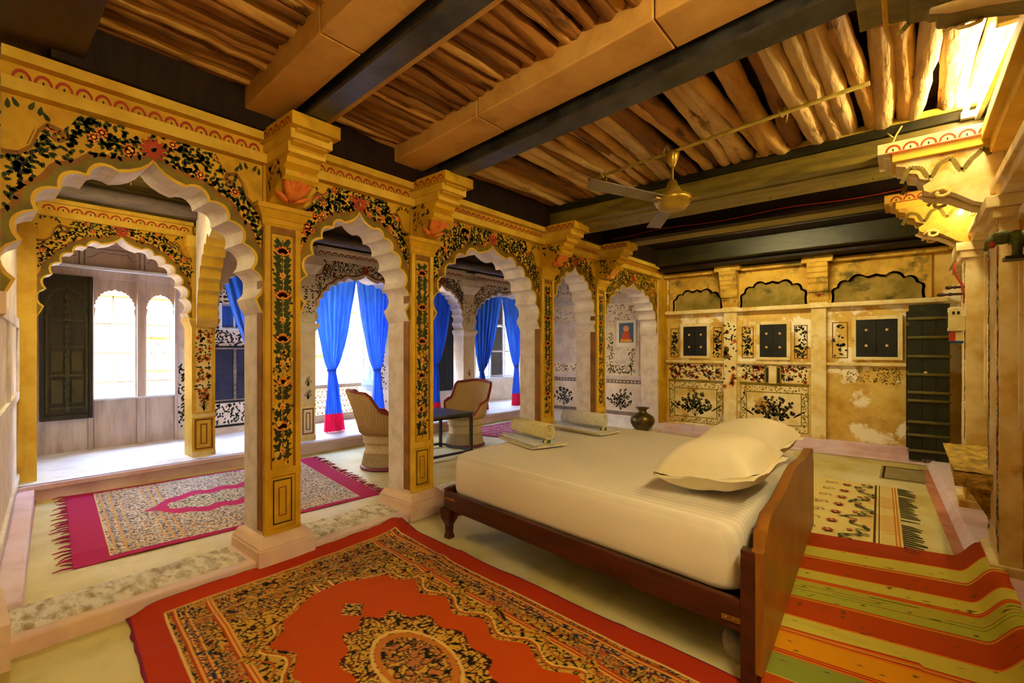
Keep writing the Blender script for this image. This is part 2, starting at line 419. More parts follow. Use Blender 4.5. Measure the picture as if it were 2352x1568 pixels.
def arch_wall(parent, P, y0, y1, zs, za, ztop, d0, d1, face, soffit, n=5, paint=None, rnd=None, sgn=1, inset=.055, leafsize=.028, nleaf=520):
    """spandrel wall with a cusped opening; d1 is the decorated face, sgn the way it looks"""
    cv = arch_curve(y0, y1, zs, za, n, inset)
    poly = cv + [(y1, ztop), (y0, ztop)]
    mb = MB(); mb.prism(poly, P, d0, d1, 0, 1)
    o = mb.build('arch_spandrel', [face, soffit], parent)
    if paint:
        c = ((y0 + y1) / 2, zs + .45 * (za - zs))
        b1 = grow(cv, c, .018); b2 = smooth_curve(grow(cv, c, .05), 2); b3 = smooth_curve(grow(cv, c, .075), 3)
        e = .0015 * sgn
        def cl(pts): return [(min(max(p[0], y0), y1), min(max(p[1], zs), ztop)) for p in pts]
        b1, b2, b3 = cl(b1), cl(b2), cl(b3)
        bm = MB()
        strip(bm, P, d1 + e, cv, b1, 0); strip(bm, P, d1 + e, b1, b2, 1); strip(bm, P, d1 + e, b2, b3, 2)
        bm.build('arch_border', paint[:3], o)
        fm = MB(); k = 0; tries = 0
        lim = b3 + [(y1, zs - 1), (y0, zs - 1)]
        while k < nleaf and tries < nleaf * 12:
            tries += 1
            p = (rnd.uniform(y0 + .01, y1 - .01), rnd.uniform(zs, ztop - .02))
            if in_poly(p, lim): continue
            if rnd.random() < .022: flower(fm, P, d1 + e * 1.6, p, leafsize * .95, 2, 3, 7, e * .3)
            else: leaf(fm, P, d1 + e, p, rnd.uniform(0, 2 * PI), leafsize * rnd.uniform(.7, 1.3), leafsize * .55, 0 if rnd.random() < .75 else 1)
            k += 1
        for q in range(14):
            for sd in (-1, 1):
                yy_ = c[0] + sd * (y1 - y0) * (.06 + .033 * q); p1_ = (yy_, ztop - .05 - rnd.uniform(0, .1) - .02 * q)
                if in_poly(p1_, lim): continue
                line2(fm, P, d1 + e * .8, [p1_, (p1_[0] + sd * .03, p1_[1] - .03), (p1_[0] + sd * .035, p1_[1] - .07)], .005, 3)
        # the lotus over the point of the arch
        for q in range(11): leaf(fm, P, d1 + e * (2 + .05 * q), (c[0] + .012 * math.cos(2 * PI * q / 11 + .2), za + .07 + .012 * math.sin(2 * PI * q / 11 + .2)), 2 * PI * q / 11 + .2, .06, .022, 4)
        # plain corner cartouches edged by a curling ribbon
        k_ = min(1.0, (y1 - y0) / 1.15)
        rib = [(0.0, -.29), (.05, -.285), (.09, -.245), (.115, -.16), (.15, -.115), (.20, -.13), (.215, -.165), (.19, -.185), (.17, -.165)]
        edge = rib[:6] + [(.24, -.08), (.27, -.02)]
        for sd, yb in ((1, y0), (-1, y1)):
            q_ = lambda t: (yb + sd * (t[0] * k_ + .004), ztop + t[1] * k_)
            cm_ = MB(); cm_.flat([q_(t) for t in edge] + [q_((0, -.02))], P, d1 + e * 2.4, 0)
            line2(cm_, P, d1 + e * 3, [q_(t) for t in rib], .022 * k_, 1); line2(cm_, P, d1 + e * 3.3, [q_((t[0], t[1] + .012)) for t in rib[:6]], .006 * k_, 0)
            for t in range(5): leaf(cm_, P, d1 + e * 3, q_((.02 + .035 * t, -.09 + .02 * math.sin(t))), PI / 2 + sd * .5 * math.sin(t * 2), .05 * k_, .02 * k_, 2)
            cm_.build('corner_cartouche', [face, paint[2], paint[3]], o)['kind'] = 'stuff'
        f = fm.build('painted_foliage', paint[3:8], o); f['kind'] = 'stuff'
    return o, cv
PAINT = ['yellow_light', 'olive_paint', 'brown_paint', 'leaf_green', 'leaf_dark', 'flower_orange', 'flower_light', 'red_paint']

def frieze(mb, P, d, a0, a1, b0, b1, mi, mi2, step=.07):
    """row of painted red scallops"""
    n = max(1, int(round((a1 - a0) / step))); w = (a1 - a0) / n
    for k in range(n):
        c = a0 + (k + .5) * w
        pts = [(c + .48 * w * math.cos(PI * t / 6), b0 + (b1 - b0) * .85 * math.sin(PI * t / 6)) for t in range(7)]
        inn = [(c + .34 * w * math.cos(PI * t / 6), b0 + (b1 - b0) * .6 * math.sin(PI * t / 6)) for t in range(7)]
        strip(mb, P, d, pts, inn, mi)
        leaf(mb, P, d, (c, b0), PI / 2, (b1 - b0) * .4, w * .12, mi2)

# ================================================================== SETTING
# ---- floors
fl = BX('floor', 'floor_lime', None, -6.2, .75, -.7, 8.0, -.12, 0.0); struct(fl, 'yellow-green lime plaster floor of the room and arcade')
bd = MB()
def yl(x): return .235 + .097 * (-3.93 - x)
bd.hexa([(-6.2, yl(-6.2) - .03, .0), (-3.52, yl(-3.52) - .03, .0), (-3.52, yl(-3.52) + .035, .0), (-6.2, yl(-6.2) + .06, .0),
         (-6.2, yl(-6.2) - .03, .004), (-3.52, yl(-3.52) - .03, .004), (-3.52, yl(-3.52) + .035, .004), (-6.2, yl(-6.2) + .06, .004)])
bd.build('border_band', 'floor_border', fl)
MB().hexa([(.12, 7.3, 0), (.22, 7.3, 0), (.36, 4.0, 0), (.27, 4.0, 0), (.12, 7.3, .004), (.22, 7.3, .004), (.36, 4.0, .004), (.27, 4.0, .004)]).build('border_band', 'floor_border', fl)
pf = MB().box(-7.9, -6.2, -.2, 10.4, -.12, .15).build('floor_gallery_platform', 'platform_white'); struct(pf, 'raised white platform along the window side')
stp = MB().box(-6.2, -6.16, .2, 8.0, -.02, .15).box(-6.2, -6.13, .2, 8.0, .10, .15).build('trim_platform_step', 'pink_plinth', None, .008); struct(stp, 'pink plastered front of the platform step')

# ---- sill under the front arcade
sill = MB().box(-3.5, -3.1, -.3, 7.8, -.02, .08).build('trim_arcade_sill', 'base_stone', None, .012); struct(sill, 'low plastered sill under the arcade')
CY = [1.406, 2.573, 4.40, 5.63]
ed = [.0] + CY + [7.75]
for i in range(5):
    a, b = ed[i] + .2, ed[i + 1] - .2
    if i == 0: a = .16
    rnd = random.Random(i)
    nseg = 2 if b - a > 1.2 else 1
    for q in range(nseg):
        a2, b2 = a + (b - a) * q / nseg, a + (b - a) * (q + 1) / nseg - .008
        def surf(u, v, a2=a2, b2=b2):
            y = a2 + (b2 - a2) * u; x = -3.47 + .30 * v
            h = .092 + .012 * mnoise.noise(Vector((x * 22, y * 11, i))) + .006 * mnoise.noise(Vector((x * 60, y * 30, 3)))
            if u in (0, 1) or v in (0, 1): h = .078
            return (x, y, h)
        MB().grid(surf, 70 if nseg == 1 else 60, 24).build('stone_slab', 'rough_slab', sill)

# ---- front arcade walls
arc = empty('wall_arcade', (0, 0, 0), label='painted arcade of cusped arches between bedroom and gallery', kind='structure')
hwc = .1175
ARCH = [(.145, CY[0] - hwc), (CY[0] + hwc, CY[1] - hwc), (CY[1] + hwc, CY[2] - hwc), (CY[2] + hwc, CY[3] - hwc), (CY[3] + hwc, 7.56)]
for i, (a, b) in enumerate(ARCH):
    rnd = random.Random(100 + i)
    arch_wall(arc, PX, a, b, 1.63, 2.43 if i != 4 else 2.40, 2.60, -3.46, -3.17, 'yellow', 'white_wash', n=5, paint=PAINT, rnd=rnd,
              inset=.05 if b - a < 1.3 else .07, leafsize=.031, nleaf=820 if b - a < 1.3 else 1250)
    cm = MB()
    cm.box(-3.46, -3.10, a - .0, b, 2.58, 2.64, 1); cm.box(-3.46, -3.13, a, b, 2.64, 2.71, 0); cm.box(-3.46, -3.07, a, b, 2.71, 2.76, 1)
    frieze(cm, PX, -3.128, a + .03, b - .03, 2.643, 2.705, 2, 3)
    cm.build('cornice', ['yellow', 'yellow_light', 'red_paint', 'leaf_dark'], arc)
BX('upper_wall', 'yellow', arc, -3.46, -3.2, -.4, 7.95, 2.76, 3.2)
# end pier at the left of the first arch, and the corner pier at the far wall
p0 = MB().box(-3.46, -3.15, -.4, .145, .0, 2.76); p0.box(-3.5, -3.07, -.4, .16, 1.56, 1.66, 1); p0.box(-3.5, -3.0, -.4, .17, -.02, .2, 1)
p0.build('end_pier', ['jamb_stone', 'base_stone'], arc)
p5 = MB().box(-3.46, -3.17, 7.56, 7.95, .0, 2.76, 0).box(-3.17, -3.12, 7.60, 7.72, .15, 2.76, 1).box(-3.2, -3.08, 7.58, 7.74, .0, .18, 2)
p5.build('end_pier', ['jamb_stone', 'yellow', 'pink_plinth'], arc)

# ---- columns of the front arcade
def bracket_profile(e, z0, z1):
    """(outward, z) side view of a stepped bracket with a volute"""
    h = z1 - z0
    return [(0, z0), (.10 * e, z0 + .01 * h), (.22 * e, z0 + .07 * h), (.36 * e, z0 + .20 * h), (.46 * e, z0 + .27 * h), (.55 * e, z0 + .25 * h), (.62 * e, z0 + .30 * h),
            (.63 * e, z0 + .37 * h), (.56 * e, z0 + .42 * h), (.66 * e, z0 + .47 * h), (.68 * e, z0 + .54 * h), (.76 * e, z0 + .57 * h), (.78 * e, z0 + .66 * h),
            (.86 * e, z0 + .69 * h), (.88 * e, z0 + .78 * h), (.96 * e, z0 + .82 * h), (1.0 * e, z0 + .88 * h), (1.0 * e, z1), (0, z1)]
def column(i, yc, label):
    c = empty('painted_column', (0, 0, 0), label=label, cat='column', group='columns of the painted arcade')
    c.location = (-3.15, yc, 0)
    rnd = random.Random(40 + i)
    h = hwc
    MB().frus((-.36, .09, -.185, .185), (-.36, .09, -.185, .185), 0.0, .15).frus((-.36, .09, -.185, .185), (-.33, .03, -.15, .15), .15, .205).build('plinth', 'base_stone', c, .012)
    s = MB().box(-.31, -.02, -h, h, .2, 2.78, 0); s.box(-.09, -.02, -h - .006, h + .006, .23, 2.19, 1)
    s.build('shaft', ['jamb_stone', 'brown_paint'], c)
    f = MB().box(-.02, 0.0, -h, h, .2, 2.2, 0); f.box(-.12, 0.0, -h - .004, h + .004, 2.3, 2.76, 0)
    for sy in (-1, 1): f.box(0, .012, sy * .098 - .017, sy * .098 + .017, .2, 2.2, 1); f.box(0, .006, sy * .073 - .004, sy * .073 + .004, .62, 2.17, 2)
    f.box(0, .014, -h, h, .575, .625, 1); f.box(0, .0135, -h + .001, h - .001, .201, .235, 1); f.box(0, .008, -.08, .08, 2.155, 2.2, 2)
    f.build('face_frame', ['yellow', 'yellow_light' if i else 'yellow', 'brown_paint'], c)
    p = MB(); p.flat([(-.069, .63), (.069, .63), (.069, 2.15), (-.069, 2.15)], lambda a, b, d: (d, a, b), .002, 0)
    Pc = lambda a, b, d: (d, a, b)
    z = .68; k = 0
    while z < 2.12:     # stem with opposite leaves and a flower every so often
        worn = z < 1.35
        if not worn or rnd.random() < .9:
            for sy in (-1, 1):
                L = rnd.uniform(.058, .07)
                leaf(p, Pc, .003, (sy * .004, z), PI / 2 - sy * rnd.uniform(.8, 1.2), L, .036, 1 if not worn else 2)
                leaf(p, Pc, .0031, (sy * .024, z + .012), PI / 2 - sy * rnd.uniform(-.2, .5), .042, .025, 1 if not worn else 2)
                leaf(p, Pc, .0029, (sy * rnd.uniform(.02, .055), z + .02), rnd.uniform(0, 6.28), .03, .018, 2)
        if k % 8 == 5:
            for q in range(7): leaf(p, Pc, .0036, (0, z + .02), PI * (q + .5) / 7, .055, .03, 3)
            flower(p, Pc, .004, (0, z + .015), .014, 4, 1, 6, .0004)
        elif k % 8 == 1: flower(p, Pc, .0036, (0, z + .02), .026, 4, 3, 6, .0004)
        z += .036; k += 1
    line2(p, Pc, .0028, [(0, .66), (.004, 1.2), (-.004, 1.7), (0, 2.12)], .006, 2)
    for q in range(60):   # flaked patches in the lower half
        yy, zz = rnd.uniform(-.06, .06), rnd.uniform(.64, 1.4); rr = rnd.uniform(.006, .02)
        p.flat([(yy + rr * rnd.uniform(.5, 1.2) * math.cos(2 * PI * t / 7), zz + rr * rnd.uniform(.6, 1.6) * math.sin(2 * PI * t / 7)) for t in range(7)], Pc, .0046, 5 if q % 3 == 0 else 0)
    frame2(p, Pc, .003, -.062, .062, .26, .55, .008, 2); frame2(p, Pc, .003, -.026, .026, .31, .50, .007, 6)
    p.build('painted_panel', ['yellow', 'leaf_green', 'leaf_dark', 'flower_orange', 'flower_light', 'yellow_light', 'brown_paint'], c)
    cp = MB()
    for (z0, z1, g0, g1) in ((2.19, 2.215, .0, .016), (2.215, 2.25, .012, .02), (2.25, 2.30, .02, .05), (2.30, 2.335, .058, .058)):
        cp.frus((-.31, g0, -h - g0, h + g0), (-.31, g1, -h - g1, h + g1), z0, z1)
    cp.build('capital', 'yellow', c, .004)
    # bracket carrying the cross beam
    b = MB()
    b.prism(bracket_profile(.44, 2.335, 2.77), lambda a, z, d: (a, d, z), -.105, .105, 0)
    b.box(-.02, .46, -.15, .15, 2.70, 2.775, 0); b.box(-.02, .40, -.13, .13, 2.645, 2.70, 1); b.box(-.02, .34, -.118, .118, 2.585, 2.645, 1)
    for sy in (-1, 1):
        Pb = lambda a, z, d: (a, d, z)
        frieze(b, Pb, sy * .1505, .06, .44, 2.705, 2.765, 3, 4)
        for q in range(26):
            aa, zz = rnd.uniform(.02, .24), rnd.uniform(2.38, 2.58)
            if zz > 2.36 + aa * .55: leaf(b, Pb, sy * .1062, (aa, zz), rnd.uniform(0, 6.28), .05, .02, 4 if q % 3 else 2)
    b.build('bracket', ['yellow', 'yellow_light', 'brown_paint', 'red_paint', 'leaf_dark'], c)
    lf = MB()   # carved acanthus leaf under the bracket
    for q, (yy, zz, an, ll) in enumerate(((0, 2.36, 0, .16), (.035, 2.37, .6, .13), (-.035, 2.37, -.6, .13), (.05, 2.36, 1.15, .1), (-.05, 2.36, -1.15, .1), (.02, 2.36, .3, .15), (-.02, 2.36, -.3, .15))):
        pts = []
        for t in range(6):
            u = t / 5
            z_ = zz + math.cos(an) * ll * u * .95
            pts.append((.075 + (z_ - 2.335) * 1.2 + .012 * math.sin(PI * u), yy * .4 + math.sin(an) * ll * u, z_ - .012))
        lf.tube(pts, [.008, .018, .023, .024, .018, .006], 6, 0, True, False, .6)
    lf.build('acanthus_leaf', ['flower_orange' if i < 3 else 'flower_light'], c)
    return c
CL = ['thick painted column with worn flower panel between the two patterned rugs', 'painted column with whitewashed side standing by the foot of the bed',
      'slim painted column behind the rolled towel, right of the cane chair with arms', 'painted column next to the wall niche with the picture, before the brass pot']
for i, y in enumerate(CY): column(i, y, CL[i])

# ---- transverse arch across the gallery, springing from the slim gallery column
tr = empty('wall_transverse', (0, 0, 0), label='scalloped cross arch spanning the gallery', kind='structure')
arch_wall(tr, lambda a, b, d: (a, d + .187 * (-3.46 - a), b), -6.24, -3.46, 1.66, 2.6, 3.0, 1.50, 1.29, 'white_wash', 'yellow_light', n=7, inset=.10)

# ---- back arcade (window side of the gallery)
gal = empty('wall_gallery', (0, 0, 0), label='second row of cusped arches along the window platform', kind='structure')
BA = [(.53, 1.80, 1.72, 2.58, 'yellow', PAINT), (2.04, 3.075, 1.75, 2.50, 'wall_pale', None), (3.29, 4.89, 1.78, 2.53, 'wall_pale', 1), (5.11, 6.17, 1.8, 2.55, 'wall_pale', 1), (6.47, 8.75, 1.85, 2.60, 'wall_pale', 1)]
INKP = ['wall_pale', 'jamb_stone', 'brown_paint', 'ink', 'leaf_dark', 'red_paint', 'ink', 'red_paint']
for i, (a, b, zs, za, fm_, pt) in enumerate(BA):
    arch_wall(gal, PX, a, b, zs, za, 2.74, -6.62, -6.35, fm_, 'white_wash', n=6, paint=(PAINT if pt is PAINT else (INKP if pt else None)), rnd=random.Random(300 + i), inset=.05, leafsize=.03, nleaf=760)
    cm = MB().box(-6.62, -6.31, a, b, 2.69, 2.75, 1).box(-6.62, -6.33, a, b, 2.75, 2.82, 0).box(-6.62, -6.28, a, b, 2.82, 2.86, 1)
    frieze(cm, PX, -6.3285, a + .03, b - .03, 2.753, 2.815, 2, 3, .1)
    cm.build('cornice', ['yellow_light' if i == 0 else 'wall_pale', 'yellow_light' if i == 0 else 'wall_pale', 'red_paint', 'leaf_dark'], gal)
BX('upper_wall', 'wood_boards', gal, -6.62, -6.38, .2, 10.2, 2.86, 3.3)
def gcol(a, b, label, style):
    c = empty('gallery_column', (-6.35, (a + b) / 2, .15), label=label, cat='column', group='columns of the window arcade')
    h = (b - a) / 2; rnd = random.Random(int(a * 100))
    MB().box(-.27, 0, -h, h, 0, 2.7).build('shaft', 'yellow_light' if style == 0 else 'wall_pale', c)
    Pc = lambda u, z, d: (d, u, z)
    p = MB().box(0, .012, -h, h, 0, .06, 1).box(0, .014, -h, h, .46, .5, 1)
    frame2(p, Pc, .003, -h + .025, h - .025, .08, .44, .02, 2); frame2(p, Pc, .003, -h * .3, h * .3, .14, .38, .014, 2)
    if style == 0:
        p.flat([(-h + .04, .52), (h - .04, .52), (h - .04, 1.5), (-h + .04, 1.5)], Pc, .002, 0)
        scatter(p, Pc, .0035, -h + .05, h - .05, .66, 1.48, 150, .035, 3, rnd, 4, .14)
        plant(p, Pc, .0035, (0, .53), .1, .2, 3, 4, rnd, 8)
    else:
        for zz in (.62, .8): plant(p, Pc, .0035, (0, zz - .06), .1, .15, 5, 5, rnd, 10)
        scatter(p, Pc, .0035, -h + .02, h - .02, 1.75, 2.15, 60, .03, 5, rnd)
    p.build('painted_face', ['wall_cream', 'wall_cream', 'brown_paint', 'leaf_green', 'flower_orange', 'ink'], c)
    cp = MB().frus((-.27, 0, -h, h), (-.27, .05, -h - .04, h + .04), 1.50, 1.58).frus((-.27, .05, -h - .04, h + .04), (-.27, .05, -h - .04, h + .04), 1.58, 1.62)
    cp.frus((-.27, .0, -h, h), (-.27, .09, -h - .06, h + .06), 2.3, 2.42).box(-.27, .1, -h - .07, h + .07, 2.42, 2.56)
    cp.build('capital', 'yellow_light' if style == 0 else 'wall_pale', c, .006)
gcol(1.80, 2.04, 'slim yellow column with small flower panel on the white platform', 0)
gcol(3.075, 3.29, 'pale stone column with painted elephant figures left of the tied curtain', 1)
gcol(4.89, 5.11, 'pale stone column hidden behind the whitewashed arcade column', 1)
gcol(6.17, 6.47, 'pale stone column with spreading capital behind the armed cane chair', 1)
MB().box(-6.62, -6.35, .2, .53, .0, 2.74).box(-6.35, -6.33, .36, .44, .3, 2.6).build('end_pier', 'yellow_light', gal)

# ---- left wall of the gallery (slightly askew)
def ylw(x): return .115 + .098 * (-3.46 - x)
lw = MB()
lw.hexa([(-6.35, ylw(-6.35) - .3, 0), (-3.46, ylw(-3.46) - .3, 0), (-3.46, ylw(-3.46), 0), (-6.35, ylw(-6.35), 0),
         (-6.35, ylw(-6.35) - .3, 3.2), (-3.46, ylw(-3.46) - .3, 3.2), (-3.46, ylw(-3.46), 3.2), (-6.35, ylw(-6.35), 3.2)])
lwo = lw.build('wall_left', 'wall_pale'); struct(lwo, 'pale plaster wall at the left end of the gallery')
for (x0, x1, z0, z1) in ((-6.3, -3.5, .95, 1.02), (-6.3, -3.5, .2, .25), (-6.3, -3.5, 1.60, 1.68), (-6.3, -6.2, 1.0, 1.65), (-5.0, -4.93, 1.0, 1.65), (-3.62, -3.52, 1.0, 1.65)):
    MB().hexa([(x, ylw(x) + dy, z) for z in (z0, z1) for (x, dy) in ((x0, 0), (x1, 0), (x1, .02), (x0, .02))]).build('panel_moulding', 'white_wash', lwo)
bl = MB().hexa([(x, ylw(x) + dy, z) for z in (0, .12) for (x, dy) in ((-6.35, 0), (-3.46, 0), (-3.46, .12), (-6.35, .12))]).build('baseboard_left', 'pink_plinth', None, .012); struct(bl)

# ---- outer wall with windows, doors, parapet
ow = empty('wall_outer', (0, 0, 0), label='outer wall of the gallery with window screens', kind='structure')
XO = -7.85
BX('wall_pier', 'wall_pale', ow, XO - .2, XO, -.2, .63, 0, 3.3)
BX('wall_pier', 'wall_pale', ow, XO - .2, XO, 2.03, 2.42, 0, 3.3)
BX('upper_wall', 'wall_pale', ow, XO - .2, XO, .63, 2.03, 2.72, 3.3)
mu = MB(); rnd = random.Random(5)
scatter(mu, PX, XO + .002, 2.06, 2.2, .3, 1.2, 90, .05, 0, rnd); scatter(mu, PX, XO + .002, 2.22, 2.40, .2, 2.6, 160, .05, 0, rnd)
mu.build('fresco', ['ink'], ow)['kind'] = 'stuff'
BX('unseen_end_wall', 'wall_pale', ow, XO - .2, -6.35, .1, .36, 0, 3.3)  # unseen closing wall, added to keep sky light out of the gallery
BX('unseen_end_wall', 'wall_pale', ow, XO - .2, -5.7, 10.2, 10.45, -.1, 3.3)  # likewise added, with the next one, against sky light at the far end
BX('unseen_end_wall', 'wall_pale', ow, -5.95, -5.7, 8.1, 10.2, -.1, 3.3)
BX('floor_slab', 'platform_white', ow, -6.2, -5.95, 8.0, 10.2, -.1, .0)
win = empty('window_1', (XO, 0, 0), label='grey wooden window screen with two scalloped openings', kind='structure')
def panel_arch(parent, y0, y1, zb, zs, za, zt, th, m, n=6):
    cv = arch_curve(y0 + .03, y1 - .03, zs, za, n, .015, 5, .03, 80)
    poly = [(y0, zb), (y0 + .03, zb)] + cv + [(y1 - .03, zb), (y1, zb), (y1, zt), (y0, zt)]
    return MB().prism(poly, PX, 0, th).build('scalloped_panel', m, parent)
panel_arch(win, 1.13, 1.60, .78, 1.82, 2.18, 2.32, .04, 'window_wood')
panel_arch(win, 1.66, 2.03, .78, 1.84, 2.16, 2.32, .04, 'window_wood')
BX('mullion', 'window_wood', win, -.02, .07, 1.585, 1.675, .15, 2.32, bevel=.008)
BX('frame_post', 'window_wood', win, -.02, .07, 1.10, 1.15, .15, 2.32, bevel=.008)
BX('frame_post', 'window_wood', win, -.02, .07, 2.0, 2.04, .15, 2.32, bevel=.008)
for (a, b) in ((.63, 1.10), (1.15, 1.585), (1.675, 2.0)): BX('lower_panel', 'window_wood', win, -.01, .045, a + .004, b - .004, .155, .77, bevel=.006)
BX('upper_panel', 'window_wood', win, -.01, .03, .63, 1.10, .77, 2.32)
BX('sill_rail', 'frame_white', win, -.02, .075, 1.15, 2.0, .76, .785, bevel=.004)
BX('lintel', 'window_wood', win, -.02, .06, .6, 2.05, 2.30, 2.40, bevel=.006)
BX('ledge', 'frame_white', win, -.02, .13, .6, 2.05, 2.40, 2.44, bevel=.008)
ty = MB().box(-.02, .03, .6, 2.05, 2.44, 2.74)
for (a, b) in ((.72, 1.02), (1.07, 1.62), (1.67, 1.98)):
    line2(ty, PX, .032, [(a, 2.46), (a, 2.68), (b, 2.68), (b, 2.46)], .014, 1)
    n = 9; zz = [(a + .02 + (b - a - .04) * t / n, 2.5 + (.12 if 2 <= t <= n - 2 else .05) + (.02 if t % 2 else 0)) for t in range(n + 1)]
    line2(ty, PX, .033, zz, .008, 1)
ty.build('tympanum', ['window_wood', 'window_wood_dark'], win)
# dark carved shutter
sh = empty('carved_shutter', (XO + .09, .90, .56), label='dark carved wooden shutter with a scalloped arch relief, open beside the window screen', cat='shutter')
BX('leaf', 'shutter_wood', sh, 0, .03, -.235, .235, 0, 1.74, bevel=.005)
fr = MB()
for b in ((-.235, -.2, 0, 1.74), (.2, .235, 0, 1.74), (-.2, .2, 0, .06), (-.2, .2, 1.68, 1.74)): fr.box(.03, .05, b[0], b[1], b[2], b[3])
fr.build('frame', 'shutter_wood', sh, .004)
rl = MB()
cv = arch_curve(-.185, .185, 1.25, 1.62, 4, .02, 6, .05)
strip(rl, PX, .036, cv, grow(cv, (0, 1.3), -.018), 0)
rl.box(.03, .045, -.185, -.165, .1, 1.25); rl.box(.03, .045, .165, .185, .1, 1.25)
for z in (.13, .52, .86, 1.18): rl.box(.03, .047, -.15, .15, z, z + .025)
rl.box(.03, .055, -.022, .022, .1, 1.5)
for k in range(16): rl.sphere((.055, 0, .14 + k * .085), (.008, .02, .03), 8, 5)
for sy in (-1, 1): rl.box(.03, .05, sy * .09 - .05, sy * .09 + .05, .2, .48); rl.box(.03, .04, sy * .09 - .05, sy * .09 + .05, .58, .82)
rl.build('carving', 'shutter_relief', sh)
# blue-black cupboard door with frescoed surround
BX('wall_panel', 'wall_pale', ow, XO - .2, XO - .02, 2.42, 3.25, 0, 3.3)
mu = MB(); rnd = random.Random(6)
for (z0, z1) in ((.30, .58), (1.46, 1.70), (2.08, 2.5)): scatter(mu, PX, XO - .018, 2.44, 3.2, z0, z1, 170, .045, 0, rnd)
for z in (.24, .6, 1.43, 1.72, 2.06): mu.box(XO - .02, XO + .01, 2.42, 3.25, z, z + .03, 1)
mu.build('fresco', ['ink', 'shutter_black'], ow)
cup = empty('cupboard_door', (XO - .02, 2.78, .65), label='dark blue double cupboard door in the frescoed wall behind the slim column', cat='door')
for s in (-1, 1):
    d = MB().box(0, .03, min(s * .005, s * .31), max(s * .005, s * .31), 0, .76); d.box(.03, .04, min(s * .03, s * .28), max(s * .03, s * .28), .04, .36); d.box(.03, .04, min(s * .03, s * .28), max(s * .03, s * .28), .40, .72)
    d.build('door_leaf', 'door_blue', cup, .003)
ct = MB().box(.03, .05, -.02, .02, 0, .76)
for k in range(9): ct.sphere((.05, 0, .05 + k * .082), (.01, .014, .014), 8, 5)
ct.build('centre_post', 'window_wood_dark', cup)
sw = empty('window_2', (XO - .02, 2.78, 1.74), label='small window with blue panes above the cupboard door', kind='structure')
BX('pane', 'curtain_blue', sw, 0, .01, -.17, .17, 0, .32)
fr = MB()
for b in ((-.21, -.17, -.04, .36), (.17, .21, -.04, .36), (-.17, .17, -.04, 0), (-.17, .17, .32, .36), (-.012, .012, 0, .32)): fr.box(0, .03, *b)
fr.build('frame', 'frame_white', sw)
# parapet with pierced screen
par = empty('pierced_parapet', (-7.75, 4.25, .15), label='pierced stone parapet behind the tied blue curtain', cat='parapet')
BX('base_course', 'jali_stone', par, -.06, .06, -1.0, .60, 0, .13, bevel=.006)
BX('coping', 'jali_stone', par, -.09, .09, -1.0, .60, .58, .65, bevel=.008)
ja = MB()
for r_ in range(5):
    for q in range(21):
        y = -1.0 + (q + (.5 if r_ % 2 else 0)) * .077; z = .155 + r_ * .092
        ja.tube([(0, y - .036, z - .02), (0, y - .02, z + .02), (0, y, z + .045), (0, y + .02, z + .02), (0, y + .036, z - .02)], .0105, 5, 0)
ja.build('pierced_screen', 'jali_stone', par)['kind'] = 'stuff'
BX('wall_pier', 'wall_pale', ow, XO - .2, XO, 5.15, 5.9, 0, 3.3)
BX('upper_wall', 'wall_pale', ow, XO - .2, XO, 3.25, 5.15, 2.75, 3.3)
mu = MB(); rnd = random.Random(8); scatter(mu, PX, XO + .002, 5.17, 5.5, .4, 2.6, 200, .05, 0, rnd); mu.build('fresco', ['ink'], ow)
bs = empty('louvred_shutter', (-7.72, 5.0, .62), R(-62), label='pale blue plank shutter standing open behind the right-hand tied curtain', cat='shutter')
for q in range(3): BX('plank', 'shutter_blue', bs, -.012, .012, -.2 + q * .135, -.07 + q * .135, 0, 1.95)
for z in (.12, .62, 1.15, 1.7): BX('rail', 'shutter_blue', bs, .012, .03, -.2, .2, z, z + .07)
# outer wall right part: dark shutter and casement windows
BX('parapet_wall', 'wall_pale', ow, XO - .2, XO, 5.9, 10.3, 0, .72)
BX('parapet_wall', 'wall_pale', ow, XO - .2, XO, 5.9, 10.3, 2.72, 3.3)
BX('wall_pier', 'wall_pale', ow, XO - .2, XO, 7.62, 8.0, .72, 2.72)
BX('wall_pier', 'wall_pale', ow, XO - .2, XO, 9.6, 10.3, .72, 2.72)
ds = empty('plank_shutter', (XO + .03, 6.78, .5), label='near-black plank shutter between the blue curtain and the pale corner column', cat='shutter')
for q in range(6): BX('plank', 'shutter_black', ds, 0, .03, -.8 + q * .268, -.54 + q * .268, 0, 2.2)
for z in (.3, 1.0, 1.8): BX('rail', 'shutter_black', ds, .03, .05, -.8, .8, z, z + .07)
wb = empty('window_3', (XO - .05, 8.8, .72), label='casement window with white frames beyond the far curtains', kind='structure')
for q in range(3):
    y = -.78 + q * .53
    fr = MB()
    for b in ((y, y + .04, 0, 2.0), (y + .46, y + .5, 0, 2.0), (y + .04, y + .46, 0, .05), (y + .04, y + .46, 1.95, 2.0), (y + .04, y + .46, .62, .66), (y + .04, y + .46, 1.28, 1.32)): fr.box(0, .04, *b)
    cs = fr.build('casement', 'frame_white', wb)
    if q == 1:
        for z in (.05, .66, 1.32): BX('pane', 'glass_dark', cs, .015, .02, y + .04, y + .46, z, z + .6)
BX('window_sill', 'frame_white', wb, -.05, .16, -.85, .85, -.05, 0)

